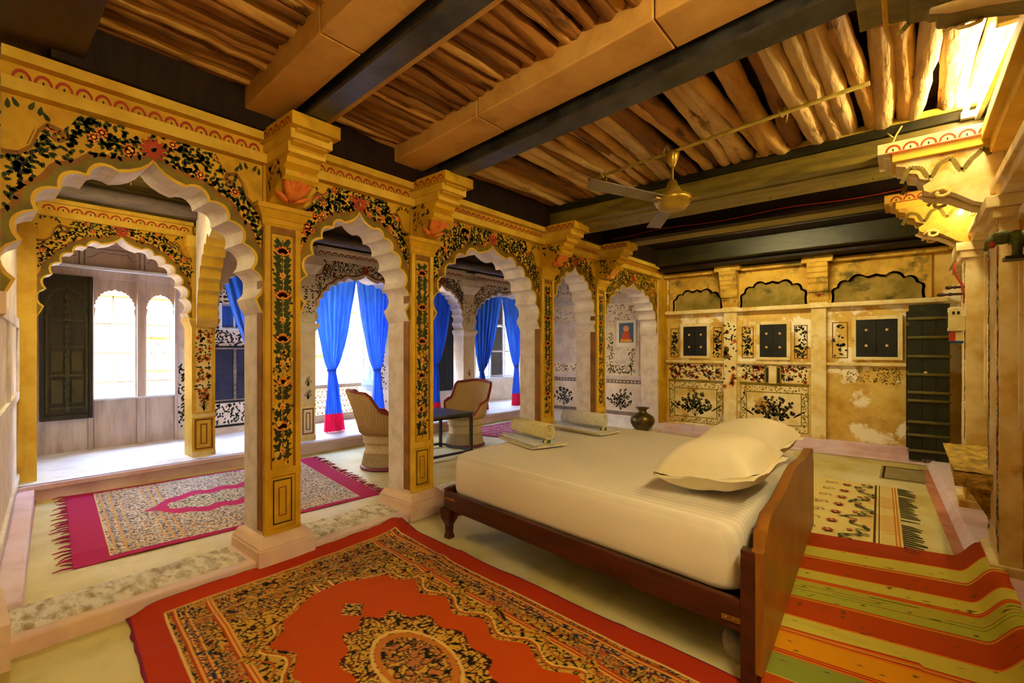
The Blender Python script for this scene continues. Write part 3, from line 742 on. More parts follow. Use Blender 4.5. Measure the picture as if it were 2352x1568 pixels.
# ---- exterior: facing house of big stone blocks across the yard
ext = empty('facing_house', (-13.0, 5.0, -3.0), label='sunlit cream stone house across the yard seen through the windows', cat='building')
BX('wall_core', 'ext_mortar', ext, -1.0, -.03, -14, 16, 0, 7.4)
rnd = random.Random(11); z = 0.0; blockmesh = {}
row = 0
while z < 7.2:
    hh = .62; y = -14 + (0.6 if row % 2 else 0)
    while y < 15.4:
        ww = 1.25
        vis = z > 1.8 and z < 8.2 and -8 < y < 12
        if vis and not (row == 6 and False):
            if ww not in blockmesh: blockmesh[ww] = MB().box(-.04, 0, 0, ww - .025, 0, hh - .022).mesh('stone_block', 'ext_stone')
            b = bpy.data.objects.new('stone_block', blockmesh[ww]); COL.objects.link(b); b.parent = ext
            b.location = (rnd.uniform(-.008, .01), y, z)
        y += ww
    z += hh; row += 1
def ext_niche(y, z, w, h, m, ledge=True):
    o = MB()
    o.box(0, .12, y - w * 1.5, y + w * 1.5, z - .25, z - .1); o.box(0, .16, y - w * 1.7, y + w * 1.7, z + h * 1.35, z + h * 1.5)
    o.box(0, .06, y - w * 1.3, y - w * .7, z - .1, z + h * 1.35); o.box(0, .06, y + w * .7, y + w * 1.3, z - .1, z + h * 1.35)
    f = o.build('window_surround', 'ext_stone', ext)
    poly = [(y - w / 2, z)] + [(y + w / 2 * math.cos(PI - PI * t / 8), z + h * .6 + h * .4 * math.sin(PI * t / 8)) for t in range(9)] + [(y + w / 2, z)]
    MB().prism(poly, PX, 0, .03).build('red_shutter', m, f)
ext_niche(-1.99, 4.2, .2, .36, 'ext_red')
ext_niche(1.82, 2.74, .5, 1.12, 'ext_orange')
BX('string_course', 'ext_stone', ext, 0, .12, -14, 15.4, 5.55, 5.75)
MB().add([(-40, -30, -3), (-7.9, -30, -3), (-7.9, 40, -3), (-40, 40, -3)], [(0, 1, 2, 3)]).build('ground', 'ext_ground')
struct(bpy.data.objects['ground'])

# ---- far wall
YF = 7.8
fw = BX('wall_far', 'wall_fresco', None, -3.17, .9, YF + .06, YF + .3, 0, 3.3); struct(fw, 'frescoed far wall with blind niches and small shutters')
bays = [(-3.12, -2.186), (-2.002, -1.023), (-.843, .30)]
for (a, b) in ((-2.186, -2.002), (-1.023, -.843)):
    MB().box(a, b, YF - .02, YF + .06, .15, 2.0).box(a - .02, b + .02, YF - .05, YF + .06, 2.0, 2.06).build('pilaster', 'wall_cream', fw, .006)
    pb = MB().prism([(-e_ * .35, z_) for e_, z_ in bracket_profile(.7, 2.06, 2.66)], lambda a_, z_, d: (d, YF + .06 + a_, z_), a - .03, b + .03, 0)
    pb.box(a - .09, b + .09, YF - .2, YF + .06, 2.60, 2.68, 0)
    rnd = random.Random(int(abs(a) * 10)); scatter(pb, PY, YF - .03, a, b, 2.15, 2.55, 40, .04, 1, rnd, 2, .2)
    pb.build('pilaster_bracket', ['wall_stain', 'brown_paint', 'red_paint'], fw)
BX('corner_pilaster', 'yellow', fw, -3.2, -3.12, YF - .02, YF + .06, .15, 2.6)
BX('ledge', 'wall_cream', fw, -3.12, .4, YF - .06, YF + .06, 1.985, 2.045, bevel=.01)
BX('upper_cornice', 'wall_stain', fw, -3.12, .4, YF - .08, YF + .06, 2.60, 2.66, bevel=.008)
niw = [(-2.98, -2.24, 2.36), (-1.93, -1.10, 2.40), (-.76, .16, 2.38)]
for (a, b, zp) in niw:
    o = MB(); cv = arch_curve(a, b, 2.05, zp, 3, .01, 6, .03, 80)
    o.prism(cv, PY, YF + .05, YF + .0595, 0)
    o.build('blind_niche', 'niche_dark', fw)  # nearly flush plate; niche shade is put into its dark colour
    ov = MB(); strip(ov, PY, YF + .02, cv, grow(cv, ((a + b) / 2, 2.1), .03), 0)
    pr = grow(cv, ((a + b) / 2, 2.1), .03)
    ov.prism(cv + pr[::-1], PY, YF + .02, YF + .06, 0); ov.build('niche_arch', 'wall_cream', fw)
    g = MB(); poly = pr + [(b + .08, 2.58), (a - .08, 2.58)]
    poly = [(a - .09, 2.06)] + pr + [(b + .09, 2.06), (b + .09, 2.6), (a - .09, 2.6)]
    g.prism(poly, PY, YF + .03, YF + .06, 0); g.build('niche_spandrel', 'wall_stain', fw)
SH = [(-2.836, -2.458, 1.30, 1.78), (-1.685, -1.33, 1.29, 1.775), (-.511, -.077, 1.305, 1.80)]
SHL = ['small black niche shutter with four studs nearest the brass pot', 'small black niche shutter with four studs above the little wall recess', 'small black niche shutter with studs beside the green plank door']
for k, (a, b, z0, z1) in enumerate(SH):
    frm = MB()
    for q in ((a - .05, a, z0 - .04, z1 + .05), (b, b + .05, z0 - .04, z1 + .05), (a, b, z0 - .04, z0), (a, b, z1, z1 + .05)): frm.box(q[0], q[1], YF + .02, YF + .06, q[2], q[3])
    frm.build('shutter_frame', 'wall_cream', fw, .004)
    s = empty('niche_shutter', ((a + b) / 2, YF + .03, z0), label=SHL[k], cat='shutter')
    w2 = (b - a) / 2; h2 = z1 - z0
    for sx in (-1, 1):
        lf_ = MB().box(min(sx * .003, sx * w2), max(sx * .003, sx * w2), 0, .03, 0, h2).build('door_leaf', 'shutter_black', s, .003)
        st = MB()
        for zz in (.3, .72): st.lathe([(0, -.012), (.012, -.01), (.018, 0)], (sx * w2 * .5, 0, h2 * zz), 10, 0, 'y')
        st.build('stud', 'studs', lf_)
    # painted side panels
    m_ = MB(); rnd = random.Random(60 + k); ba, bb = bays[k]
    for (p0_, p1_) in ((ba + .06, a - .09), (b + .09, min(bb - .05, .04))):
        if p1_ - p0_ < .08: continue
        frame2(m_, PY, YF + .057, p0_, p1_, z0 - .02, z1 - .02, .012, 1); scatter(m_, PY, YF + .0555, p0_ + .03, p1_ - .03, z0 + .02, z1 - .06, 46 if k < 2 else 20, .05, 0, rnd)
    m_.build('painted_side_panel', ['leaf_dark', 'brown_paint'], fw)
BX('mid_ledge', 'wall_cream', fw, -3.12, .1, YF + .0, YF + .06, 1.185, 1.225, bevel=.006)
# lower frescoes
rnd = random.Random(77)
for k, (a, b) in enumerate(bays[:2]):
    m_ = MB()
    m_.box(a + .03, b - .03, YF + .045, YF + .06, .88, .905, 2)
    m_.flat([(a + .05, .92), (b - .05, .92), (b - .05, 1.17), (a + .05, 1.17)], PY, YF + .0585, 3)
    scatter(m_, PY, YF + .0575, a + .06, b - .06, .93, 1.16, 210, .035, 0, rnd, 1, .2)
    m_.flat([(a + .04, .2), (b - .04, .2), (b - .04, .87), (a + .04, .87)], PY, YF + .0585, 3)
    for (u0, u1, v0, v1) in ((a + .05, b - .05, .78, .86), (a + .05, b - .05, .21, .28), (a + .05, a + .11, .28, .78), (b - .11, b - .05, .28, .78)):
        scatter(m_, PY, YF + .0575, u0, u1, v0, v1, 60, .03, 2, rnd)
    frame2(m_, PY, YF + .057, a + .12, b - .12, .29, .77, .012, 2); frame2(m_, PY, YF + .057, a + .04, b - .04, .2, .87, .008, 2)
    plant(m_, PY, YF + .0572, ((a + b) / 2 + (.02 if k else 0), .31), .62, .44, 0 if k == 0 else 4, 2 if k == 0 else 4, rnd, 110, -.0006)
    for q in range(34):
        an_ = rnd.uniform(.5, PI - .5); rr_ = rnd.uniform(.12, .4); flower(m_, PY, YF + .0570, ((a + b) / 2 + rr_ * math.cos(an_) * .8, .33 + rr_ * math.sin(an_)), rnd.uniform(.014, .03), 0 if k == 0 else 4, 2, 5, -.0003)
    for s_ in (-1, 1):
        for q in range(4): leaf(m_, PY, YF + .0572, ((a + b) / 2 + s_ * (.25 + .02 * q), .40 + .012 * q), -s_ * .9 + PI / 2 + (0 if s_ > 0 else 0), .16, .018, 0)
    m_.build('painted_flower_panel', ['leaf_dark', 'red_paint', 'olive_paint', 'wall_cream', 'ink'], fw)
m_ = MB(); scatter(m_, PY, YF + .0575, -.62, -.36, .97, 1.13, 50, .026, 0, rnd); scatter(m_, PY, YF + .0575, -.34, -.04, .96, 1.15, 110, .026, 0, rnd)
m_.build('worn_painting', ['olive_paint'], fw)
m_ = MB(); scatter(m_, PY, YF - .0215, -2.17, -2.02, .8, 1.8, 60, .05, 0, rnd, 1, .2); m_.build('painted_flower_panel', ['leaf_green', 'flower_orange'], fw)
rc = MB().box(-1.62, -1.40, YF + .03, YF + .06, .90, 1.15, 0); rc.box(-1.60, -1.57, YF + .02, YF + .06, .92, 1.13, 1); rc.box(-1.45, -1.42, YF + .02, YF + .06, .92, 1.13, 1); rc.box(-1.56, -1.46, YF + .005, YF + .06, .90, 1.16, 2)
rc.build('wall_recess', ['niche_dark', 'leaf_dark', 'wall_cream'], fw)
bf = MB().box(-3.12, .4, YF - .06, YF + .06, 0, .16).box(-3.12, .4, YF - .16, YF + .06, 0, .07).box(-2.4, .4, YF - .26, YF, 0, .03)
bfo = bf.build('baseboard_far', 'pink_plinth', None, .012); struct(bfo)
# gallery end wall, seen through the far arches
ge = BX('wall_gallery_end', 'wall_pale', None, -5.95, -3.46, YF, YF + .3, 0, 3.3); struct(ge, 'white frescoed end wall of the gallery with the picture')
m_ = MB(); rnd = random.Random(90)
for (a, b) in ((-4.42, -3.5), (-5.85, -4.52)):
    frame2(m_, PY, YF - .002, a, b, .22, .86, .07, 1)
    n = int((b - a) / .07)
    for q in range(n): flower(m_, PY, YF - .004, (a + .035 + q * (b - a - .07) / max(1, n - 1), .825), .022, 2, 2, 5, -.0005)
    plant(m_, PY, YF - .003, ((a + b) / 2, .31), .5, .42, 0, 0, rnd, 70, -.0006)
    m_.box(a, b, YF - .03, YF, .88, .93, 2)
    for q in (0, 1, 2): m_.box(a + q * .05, a + q * .05 + .025, YF - .02 + q * .004, YF, .93, 2.25, 2); m_.box(b - q * .05 - .025, b - q * .05, YF - .02 + q * .004, YF, .93, 2.25, 2)
    m_.box(a, b, YF - .04, YF, 2.25, 2.33, 2); m_.box(a, b, YF - .03, YF, 2.36, 2.40, 2)
    cv = arch_curve(a + .19, b - .19, 1.75, 2.12, 4, .02, 6, .03, 80)
    strip(m_, PY, YF - .012, cv, grow(cv, ((a + b) / 2, 1.8), .035), 2)
    scatter(m_, PY, YF - .003, a + .2, b - .2, 1.9, 2.2, 60, .04, 1, rnd); scatter(m_, PY, YF - .003, a + .2, a + .32, 1.0, 1.7, 70, .035, 0, rnd); scatter(m_, PY, YF - .003, b - .32, b - .2, 1.0, 1.7, 70, .035, 0, rnd)
    scatter(m_, PY, YF - .003, a + .2, b - .2, .97, 1.12, 80, .035, 0, rnd)
    m_.flat([(a + .34, 1.14), (b - .34, 1.14), (b - .34, 1.95), (a + .34, 1.95)], PY, YF - .005, 2)
    scatter(m_, PY, YF - .003, a + .2, b - .2, 2.42, 2.62, 70, .04, 1, rnd)
m_.build('fresco_panels', ['ink', 'window_wood_dark', 'white_wash'], ge)
bg = MB().box(-5.95, -3.5, YF - .12, YF, 0, .2).build('baseboard_gallery_end', 'platform_white', None, .01); struct(bg)

# ---- right wall
XR = .52
rw = BX('wall_right', 'wall_cream', None, XR, XR + .3, -.7, 8.0, 0, 3.3); struct(rw, 'yellow plaster wall with pilasters behind the headboard')
for (a, b, x) in ((3.95, 4.42, .42), (5.48, 5.85, .385), (2.05, 2.5, .44)):
    MB().box(x, XR, a, b, .12, 2.25).box(x - .03, XR, a - .03, b + .03, 2.17, 2.23).box(x - .06, XR, a - .05, b + .05, 2.23, 2.30).box(x - .04, XR, a - .03, b + .03, .0, .14).build('pilaster', 'wall_cream', rw, .006)
    m_ = MB(); rnd = random.Random(int(a * 10)); scatter(m_, PX, x - .002, a + .01, a + .07, .2, 2.15, 190, .035, 0, rnd, 1, .2); scatter(m_, PX, x - .002, b - .07, b - .01, .2, 2.15, 190, .035, 0, rnd, 1, .2)
    m_.build('painted_border', ['leaf_green', 'flower_orange'], rw)
    frm = MB(); frame2(frm, PX, x - .004, a + .1, b - .1, .3, .95, .02, 0); frm.build('panel_moulding', 'wall_pale', rw)
for (a, b) in ((4.5, 5.42), (2.6, 3.9), (5.95, 7.1)):
    f2 = MB()
    for w in (0, .05):
        for q in ((a + w, a + w + .03, .95, 2.2 - w), (b - w - .03, b - w, .95, 2.2 - w), (a + w, b - w, 2.17 - w, 2.2 - w)): f2.box(XR - .03 + w * .3, XR, *q)
    f2.build('panel_moulding', 'wall_cream', rw, .003)
    f2 = MB(); frame2(f2, PX, XR - .003, a + .05, b - .05, .25, .85, .03, 0); frame2(f2, PX, XR - .003, a + .15, b - .15, .33, .77, .015, 0); f2.build('painted_frame', ['niche_dark'], rw)
MB().box(.42, XR, -.7, 7.8, 2.30, 2.36).box(.40, XR, -.7, 7.8, 2.36, 2.42).build('string_course', 'wall_cream', rw, .006)
MB().box(.40, XR, -.7, 7.8, 2.62, 2.74).box(.36, XR, -.7, 7.8, 2.70, 2.78).build('upper_cornice', 'yellow_light', rw, .006)
br_ = MB().hexa([(.19, 7.55, 0), (.54, 7.55, 0), (.54, 1.4, 0), (.43, 1.4, 0), (.24, 7.55, .07), (.54, 7.55, .07), (.54, 1.4, .10), (.48, 1.4, .10)]).box(.44, .54, -.7, 1.4, 0, .12)
bro = br_.build('baseboard_right', 'pink_plinth', None, .012); struct(bro)
def wall_bracket(y, x, label, m0, z0=2.30, sz=1.0):
    c = empty('wall_bracket', (x, y, z0), label=label, cat='bracket', group='carved brackets along the right wall')
    rnd = random.Random(int(y * 10))
    e = x + .13; hw_ = .15; c.scale = (1, 1, sz)
    Pb = lambda a, z, d: (-a, d, z)
    b = MB().prism(bracket_profile(e, 0, .50), Pb, -hw_, hw_, 0)
    b.box(-e - .02, .05, -hw_ - .05, hw_ + .05, .43, .50, 0); b.box(-e * .9, .05, -hw_ - .03, hw_ + .03, .37, .43, 1)
    b.build('body', [m0, 'yellow_light'], c, .004)
    v = MB()
    for sy in (-1, 1):
        sp = [(.30 * e + (.36 - .03 * t) * .1 * math.cos(t * .9) * 1.0, sy * (hw_ + .002), .115 + (.36 - .03 * t) * .1 * math.sin(t * .9)) for t in range(9)]
        v.tube([(-p[0] * 1.6, p[1], p[2]) for p in sp], .012, 6, 0)
    v.tube([(-.02, 0, .0), (-.2 * e, 0, .015), (-.40 * e, 0, .095), (-.56 * e, 0, .12), (-.66 * e, 0, .15)], [.03, .045, .05, .04, .02], 8, 0, True, False, .5)
    v.build('volute', ['wall_cream'], c)
    for sy in (-1, 1):
        q_ = MB()
        frieze(q_, Pb, sy * (hw_ + .0505), .03, e - .02, .435, .49, 0, 1, .09)
        pts = [(.06 + .38 * e / .53 * t / 40, .275 + .045 * math.sin(t * .42) + .03 * (1 - t / 40) + .012 * math.sin(t * .9)) for t in range(41)]
        line2(q_, Pb, sy * (hw_ + .002), pts, .026, 2)
        line2(q_, Pb, sy * (hw_ + .0515), [(.02, .425), (e - .04, .425)], .008, 0)
        q_.build('painted_scroll', ['red_paint', 'leaf_dark', 'olive_paint'], c)['kind'] = 'stuff'
wall_bracket(4.28, .46, 'cream carved bracket with painted scroll under the hanging wire', 'wall_cream')
wall_bracket(5.66, .46, 'yellow carved bracket with dark scroll above the coat hooks', 'wall_stain')
wall_bracket(2.30, .46, 'dark olive carved bracket at the end of the tube lamp', 'wood_olive', 2.575, .42)  # darker olive wood colour than the other wall brackets

# ---- near wall behind the viewer
nw = BX('wall_near', 'wall_cream', None, -3.46, .8, -.72, -.42, 0, 3.3); struct(nw)

# ---- ceiling: packed logs on beams
ce = BX('ceiling', 'fill_earth', None, -3.46, .8, -.72, 4.4, 3.16, 3.3); struct(ce, 'rustic ceiling of rough logs laid over beams')
rnd = random.Random(3)
def log(x, y0, y1, r, m, z=3.06, wob=.05):
    n = 12; ph = rnd.uniform(0, 6); amp = rnd.uniform(.3, 1.0) * wob; tp = rnd.uniform(-.25, .25)
    drift = rnd.uniform(-.04, .04)
    pts = []; rad = []
    for i in range(n + 1):
        t = i / n
        pts.append((x + drift * (t - .5) + amp * math.sin(ph + t * rnd.uniform(2.6, 3.4)), y0 + (y1 - y0) * t, z + rnd.uniform(-.004, .004) + .01 * math.sin(ph * 2 + t * 4)))
        rad.append(r * (1 + tp * (t - .5)) * rnd.uniform(.93, 1.07))
    o = MB(); o.tube(pts, rad, 9, 0)
    return o.build('log', m, ce)
x = -3.1
while x < .5:      # bay 2, in front of the fan
    r = rnd.uniform(.042, .060) + (.010 if x > -.9 else 0)
    log(x + r, 2.55, 4.45, r, rnd.choice(['log_wood', 'log_wood', 'log_pale', 'log_pale', 'log_dark']), 3.03 + rnd.uniform(0, .02), .05)
    x += 2 * r + rnd.uniform(-.026, -.006)
x = -3.1
while x < .5:
    r = rnd.uniform(.035, .05)
    log(x + r, 1.40, 2.40, r, rnd.choice(['log_wood', 'log_dark', 'log_dark']), 3.0 + rnd.uniform(0, .02), .03); x += 2 * r + rnd.uniform(-.012, .002)
x = -3.1
while x < .5:
    r = rnd.uniform(.035, .05)
    log(x + r, .2, 1.30, r, rnd.choice(['log_dark', 'log_dark', 'log_wood']), 3.0 + rnd.uniform(0, .02), .03); x += 2 * r + rnd.uniform(-.012, .002)

def xbeam(name, m, x0, x1, ya0, ya1, yb0, yb1, z0, z1, label, cat='beam', bevel=.006):
    """beam across the room: y-range ya at x0, yb at x1"""
    o = MB().hexa([(x0, ya0, z0), (x1, yb0, z0), (x1, yb1, z0), (x0, ya1, z0), (x0, ya0, z1), (x1, yb0, z1), (x1, yb1, z1), (x0, ya1, z1)]).build(name, m, None, bevel)
    tag(o, label, cat); return o
def stone_beam(y0a, y1a, y0b, y1b, z0, z1, label):
    c = empty('stone_beam', (0, 0, 0), label=label, cat='beam', group='stone ceiling beams')
    xs = [-3.12, -2.05, -.85, .5]
    for i in range(3):
        a, b = xs[i], xs[i + 1] - .006
        f = lambda x, u, v: u + (v - u) * (x + 3.12) / 3.62
        MB().hexa([(a, f(a, y0a, y0b), z0), (b, f(b, y0a, y0b), z0), (b, f(b, y1a, y1b), z0), (a, f(a, y1a, y1b), z0),
                   (a, f(a, y0a, y0b), z1), (b, f(b, y0a, y0b), z1), (b, f(b, y1a, y1b), z1), (a, f(a, y1a, y1b), z1)]).build('stone_block', 'stone_beam', c, .008)
def girder(ya, yb, z0, z1, hw_, label):
    c = empty('steel_girder', (0, 0, 0), label=label, cat='girder', group='steel girders under the log ceiling')
    x0, x1 = -2.95, .46
    for nm, w, za, zb in (('bottom_flange', hw_, z0, z0 + .02), ('web', .012, z0 + .02, z1 - .02), ('top_flange', hw_, z1 - .02, z1)):
        MB().hexa([(x0, ya - w, za), (x1, yb - w, za), (x1, yb + w, za), (x0, ya + w, za), (x0, ya - w, zb), (x1, yb - w, zb), (x1, yb + w, zb), (x0, ya + w, zb)]).build(nm, 'girder', c)
stone_beam(1.14, 1.36, .96, 1.16, 2.85, 3.16, 'plastered stone beam next to the steel girder over the thick painted column')
girder(1.42, 1.22, 2.78, 2.98, .06, 'steel girder resting on the bracket of the thick painted column')
xbeam('stone_lintel', 'stone_beam', -3.12, .5, 1.48, 1.60, 1.28, 1.38, 2.86, 3.02, 'narrow tan stone lintel on the log side of the first girder')
stone_beam(2.22, 2.50, 1.86, 2.12, 2.86, 3.16, 'plastered stone beam above the column at the bed foot')
girder(2.58, 2.20, 2.77, 2.98, .075, 'steel girder resting on the bracket of the column at the bed foot')
mat('wood_red', '#3a170f', '#260e09', 3.0, rough=.45, bump=.15, stretch=(1, 6, 1), spec=.5)
xbeam('wooden_beam', 'wood_red', -3.2, .5, -.35, .42, -.35, .36, 2.80, 3.16, 'broad dark brown beam over the left end of the arcade')
# timber wall plates along the arcade and along the right wall
wp = BX('trim_wall_plate_arcade', 'wood_dark', None, -3.2, -3.04, .3, 4.35, 2.765, 2.985); struct(wp)
wp2 = BX('trim_wall_plate_right', 'wood_olive', None, .40, .60, 1.0, 4.30, 2.785, 3.12, bevel=.01); struct(wp2)
# third, timber beam carrying log ends
tb = empty('timber_beam', (0, 0, 0), label='green-black timber beam with hooks behind the ceiling fan', cat='beam')
BX('front_beam', 'wood_olive', tb, -3.1, .5, 4.30, 4.42, 2.77, 2.92, bevel=.01)
BX('top_moulding', 'wood_green', tb, -3.1, .5, 4.28, 4.42, 2.92, 2.985, bevel=.008)
BX('bearing_plank', 'bamboo', tb, -.95, .40, 4.27, 4.40, 2.985, 3.03, bevel=.005)
BX('soffit_boards', 'wood_olive', tb, -3.1, .5, 4.42, 4.80, 2.76, 2.80)
hk = random.Random(4)
for q in range(12):
    x = -2.6 + q * .24
    BXh = MB().tube([(x, 4.62 + hk.uniform(-.12, .15), 2.76), (x, 4.62, 2.735), (x + .012, 4.62, 2.715), (x + .026, 4.62, 2.73)], .003, 5)
    BXh.build('hook', 'brass_plate', tb)
# boarded ceiling further back
cb = empty('ceiling_boarded', (0, 0, 0), label='dark boarded ceiling beyond the timber beam', kind='structure')
n = 9
for q in range(n):
    a = 4.80 + q * (7.95 - 4.80) / n
    BX('board', 'wood_green' if q % 3 else 'wood_dark', cb, -3.46, .8, a, a + (7.95 - 4.80) / n - .006, 2.99 + (.012 if q % 2 else 0), 3.05)
BX('ceiling_slab', 'fill_earth', cb, -3.46, .9, 4.4, 8.1, 3.06, 3.3)
t4 = empty('timber_beam', (0, 0, 0), label='dark timber beam with a red wire along it, one bay before the frescoed far wall', cat='beam')
BX('front_beam', 'wood_dark', t4, -3.1, .5, 5.50, 5.60, 2.80, 2.99, bevel=.008)
BX('soffit_boards', 'wood_olive', t4, -3.1, .5, 5.60, 5.86, 2.775, 2.82, bevel=.006)
BX('lower_moulding', 'wood_dark', t4, -3.1, .5, 5.47, 5.62, 2.775, 2.82, bevel=.006)
t5 = empty('timber_beam', (0, 0, 0), label='dark green timber beam right above the frescoed far wall', cat='beam')
BX('front_beam', 'wood_green', t5, -3.1, .5, 7.25, 7.42, 2.74, 2.99, bevel=.01)
BX('lower_moulding', 'wood_dark', t5, -3.1, .5, 7.42, 7.8, 2.68, 2.80, bevel=.008)
BX('trim_wall_plate_back', 'wood_dark', None, -3.2, -3.04, 4.35, 7.9, 2.765, 2.99); struct(bpy.data.objects['trim_wall_plate_back'])
# gallery ceiling
gc = empty('ceiling_gallery', (0, 0, 0), label='dark boarded ceiling over the gallery', kind='structure')
n = 12
for q in range(n):
    a = -6.62 + q * 3.16 / n
    BX('board', 'wood_boards' if q < 4 else 'wood_grey', gc, a, a + 3.16 / n - .006, -.2, 8.0, 3.10 + (.01 if q % 2 else 0), 3.16)
BX('roof_slab', 'fill_earth', gc, -8.2, -3.3, -.6, 10.6, 3.17, 3.4)
for k, (x, r) in enumerate(((-6.16, .075), (-5.2, .07), (-4.3, .07))):
    MB().lathe([(r, .12), (r, 9.9 if k == 0 else 7.8)], (x, 0, 2.94 if k == 0 else 3.03), 14, 0, 'y').build('round_beam', 'wood_grey', gc)
for q in range(4): MB().tube([(-5.75, .9 + q * .22, 3.10), (-5.75, .9 + q * .22, 3.02), (-5.73, .9 + q * .22, 2.99), (-5.71, .9 + q * .22, 3.01)], .007, 6).build('hook', 'brass_plate', gc)

# ================================================================== OBJECTS
# ---- rugs
def vnoise(x, y, seed):
    rs = np.random.RandomState(seed); G = rs.rand(256, 256)
    xi = np.floor(x).astype(int); yi = np.floor(y).astype(int)
    fx = x - xi; fy = y - yi; fx = fx * fx * (3 - 2 * fx); fy = fy * fy * (3 - 2 * fy)
    g = lambda a, b: G[a % 256, b % 256]
    return (g(xi, yi) * (1 - fx) + g(xi + 1, yi) * fx) * (1 - fy) + (g(xi, yi + 1) * (1 - fx) + g(xi + 1, yi + 1) * fx) * fy
def curls(a, b, s, seed):
    n1 = vnoise(a * s, b * s, seed); n2 = vnoise(a * s + 9.1, b * s + 3.3, seed + 1)
    return np.sin(a * s * 2.2 + 7 * n1) * np.sin(b * s * 2.2 + 7 * n2)
def L3(h): return np.array(lin(h))
class Paint:
    def __init__(s, a, b, base): s.a = a; s.b = b; s.c = np.tile(L3(base), a.shape + (1,))
    def __call__(s, mask, h): s.c[mask] = L3(h)
def rug(name, label, corners, nu, nv, colfn, zfn, size, cat='rug'):
    P00, P10, P11, P01 = [np.array(p, float) for p in corners]
    u, v = np.meshgrid(np.linspace(0, 1, nu + 1), np.linspace(0, 1, nv + 1))
    U, V = u[..., None], v[..., None]
    xy = P00 * (1 - U) * (1 - V) + P10 * U * (1 - V) + P11 * U * V + P01 * (1 - U) * V
    edge = .006 * (vnoise(u * 40, v * 40, 5) - .5) * 2
    z = zfn(u, v, xy[..., 0], xy[..., 1])
    z = np.maximum(z, .0045)
    bd_ = (u == 0) | (u == 1) | (v == 0) | (v == 1)
    z = np.where(bd_, z - .004, z)
    xy[..., 0] += edge * ((u == 0) | (u == 1)); xy[..., 1] += edge * ((v == 0) | (v == 1))
    vs = np.concatenate([xy, z[..., None]], -1).reshape(-1, 3)
    w = nu + 1
    i, j = np.meshgrid(np.arange(nu), np.arange(nv)); q = (j * w + i).ravel()
    fs = np.stack([q, q + 1, q + w + 1, q + w], 1)
    me = bpy.data.meshes.new(name)
    me.vertices.add(len(vs)); me.vertices.foreach_set('co', vs.ravel())
    me.loops.add(fs.size); me.loops.foreach_set('vertex_index', fs.ravel().astype(np.int32))
    me.polygons.add(len(fs)); me.polygons.foreach_set('loop_start', np.arange(0, fs.size, 4, dtype=np.int32))
    me.polygons.foreach_set('use_smooth', np.ones(len(fs), bool))
    me.update(calc_edges=True)
    c = colfn(u * size[0], v * size[1])
    ca = me.color_attributes.new('Col', 'FLOAT_COLOR', 'POINT')
    ca.data.foreach_set('color', np.concatenate([c, np.ones(c.shape[:2] + (1,))], -1).reshape(-1).astype(np.float32))
    me.materials.append(MATS['rug_dye'])
    o = bpy.data.objects.new(name, me); COL.objects.link(o)
    tag(o, label, cat)
    return o

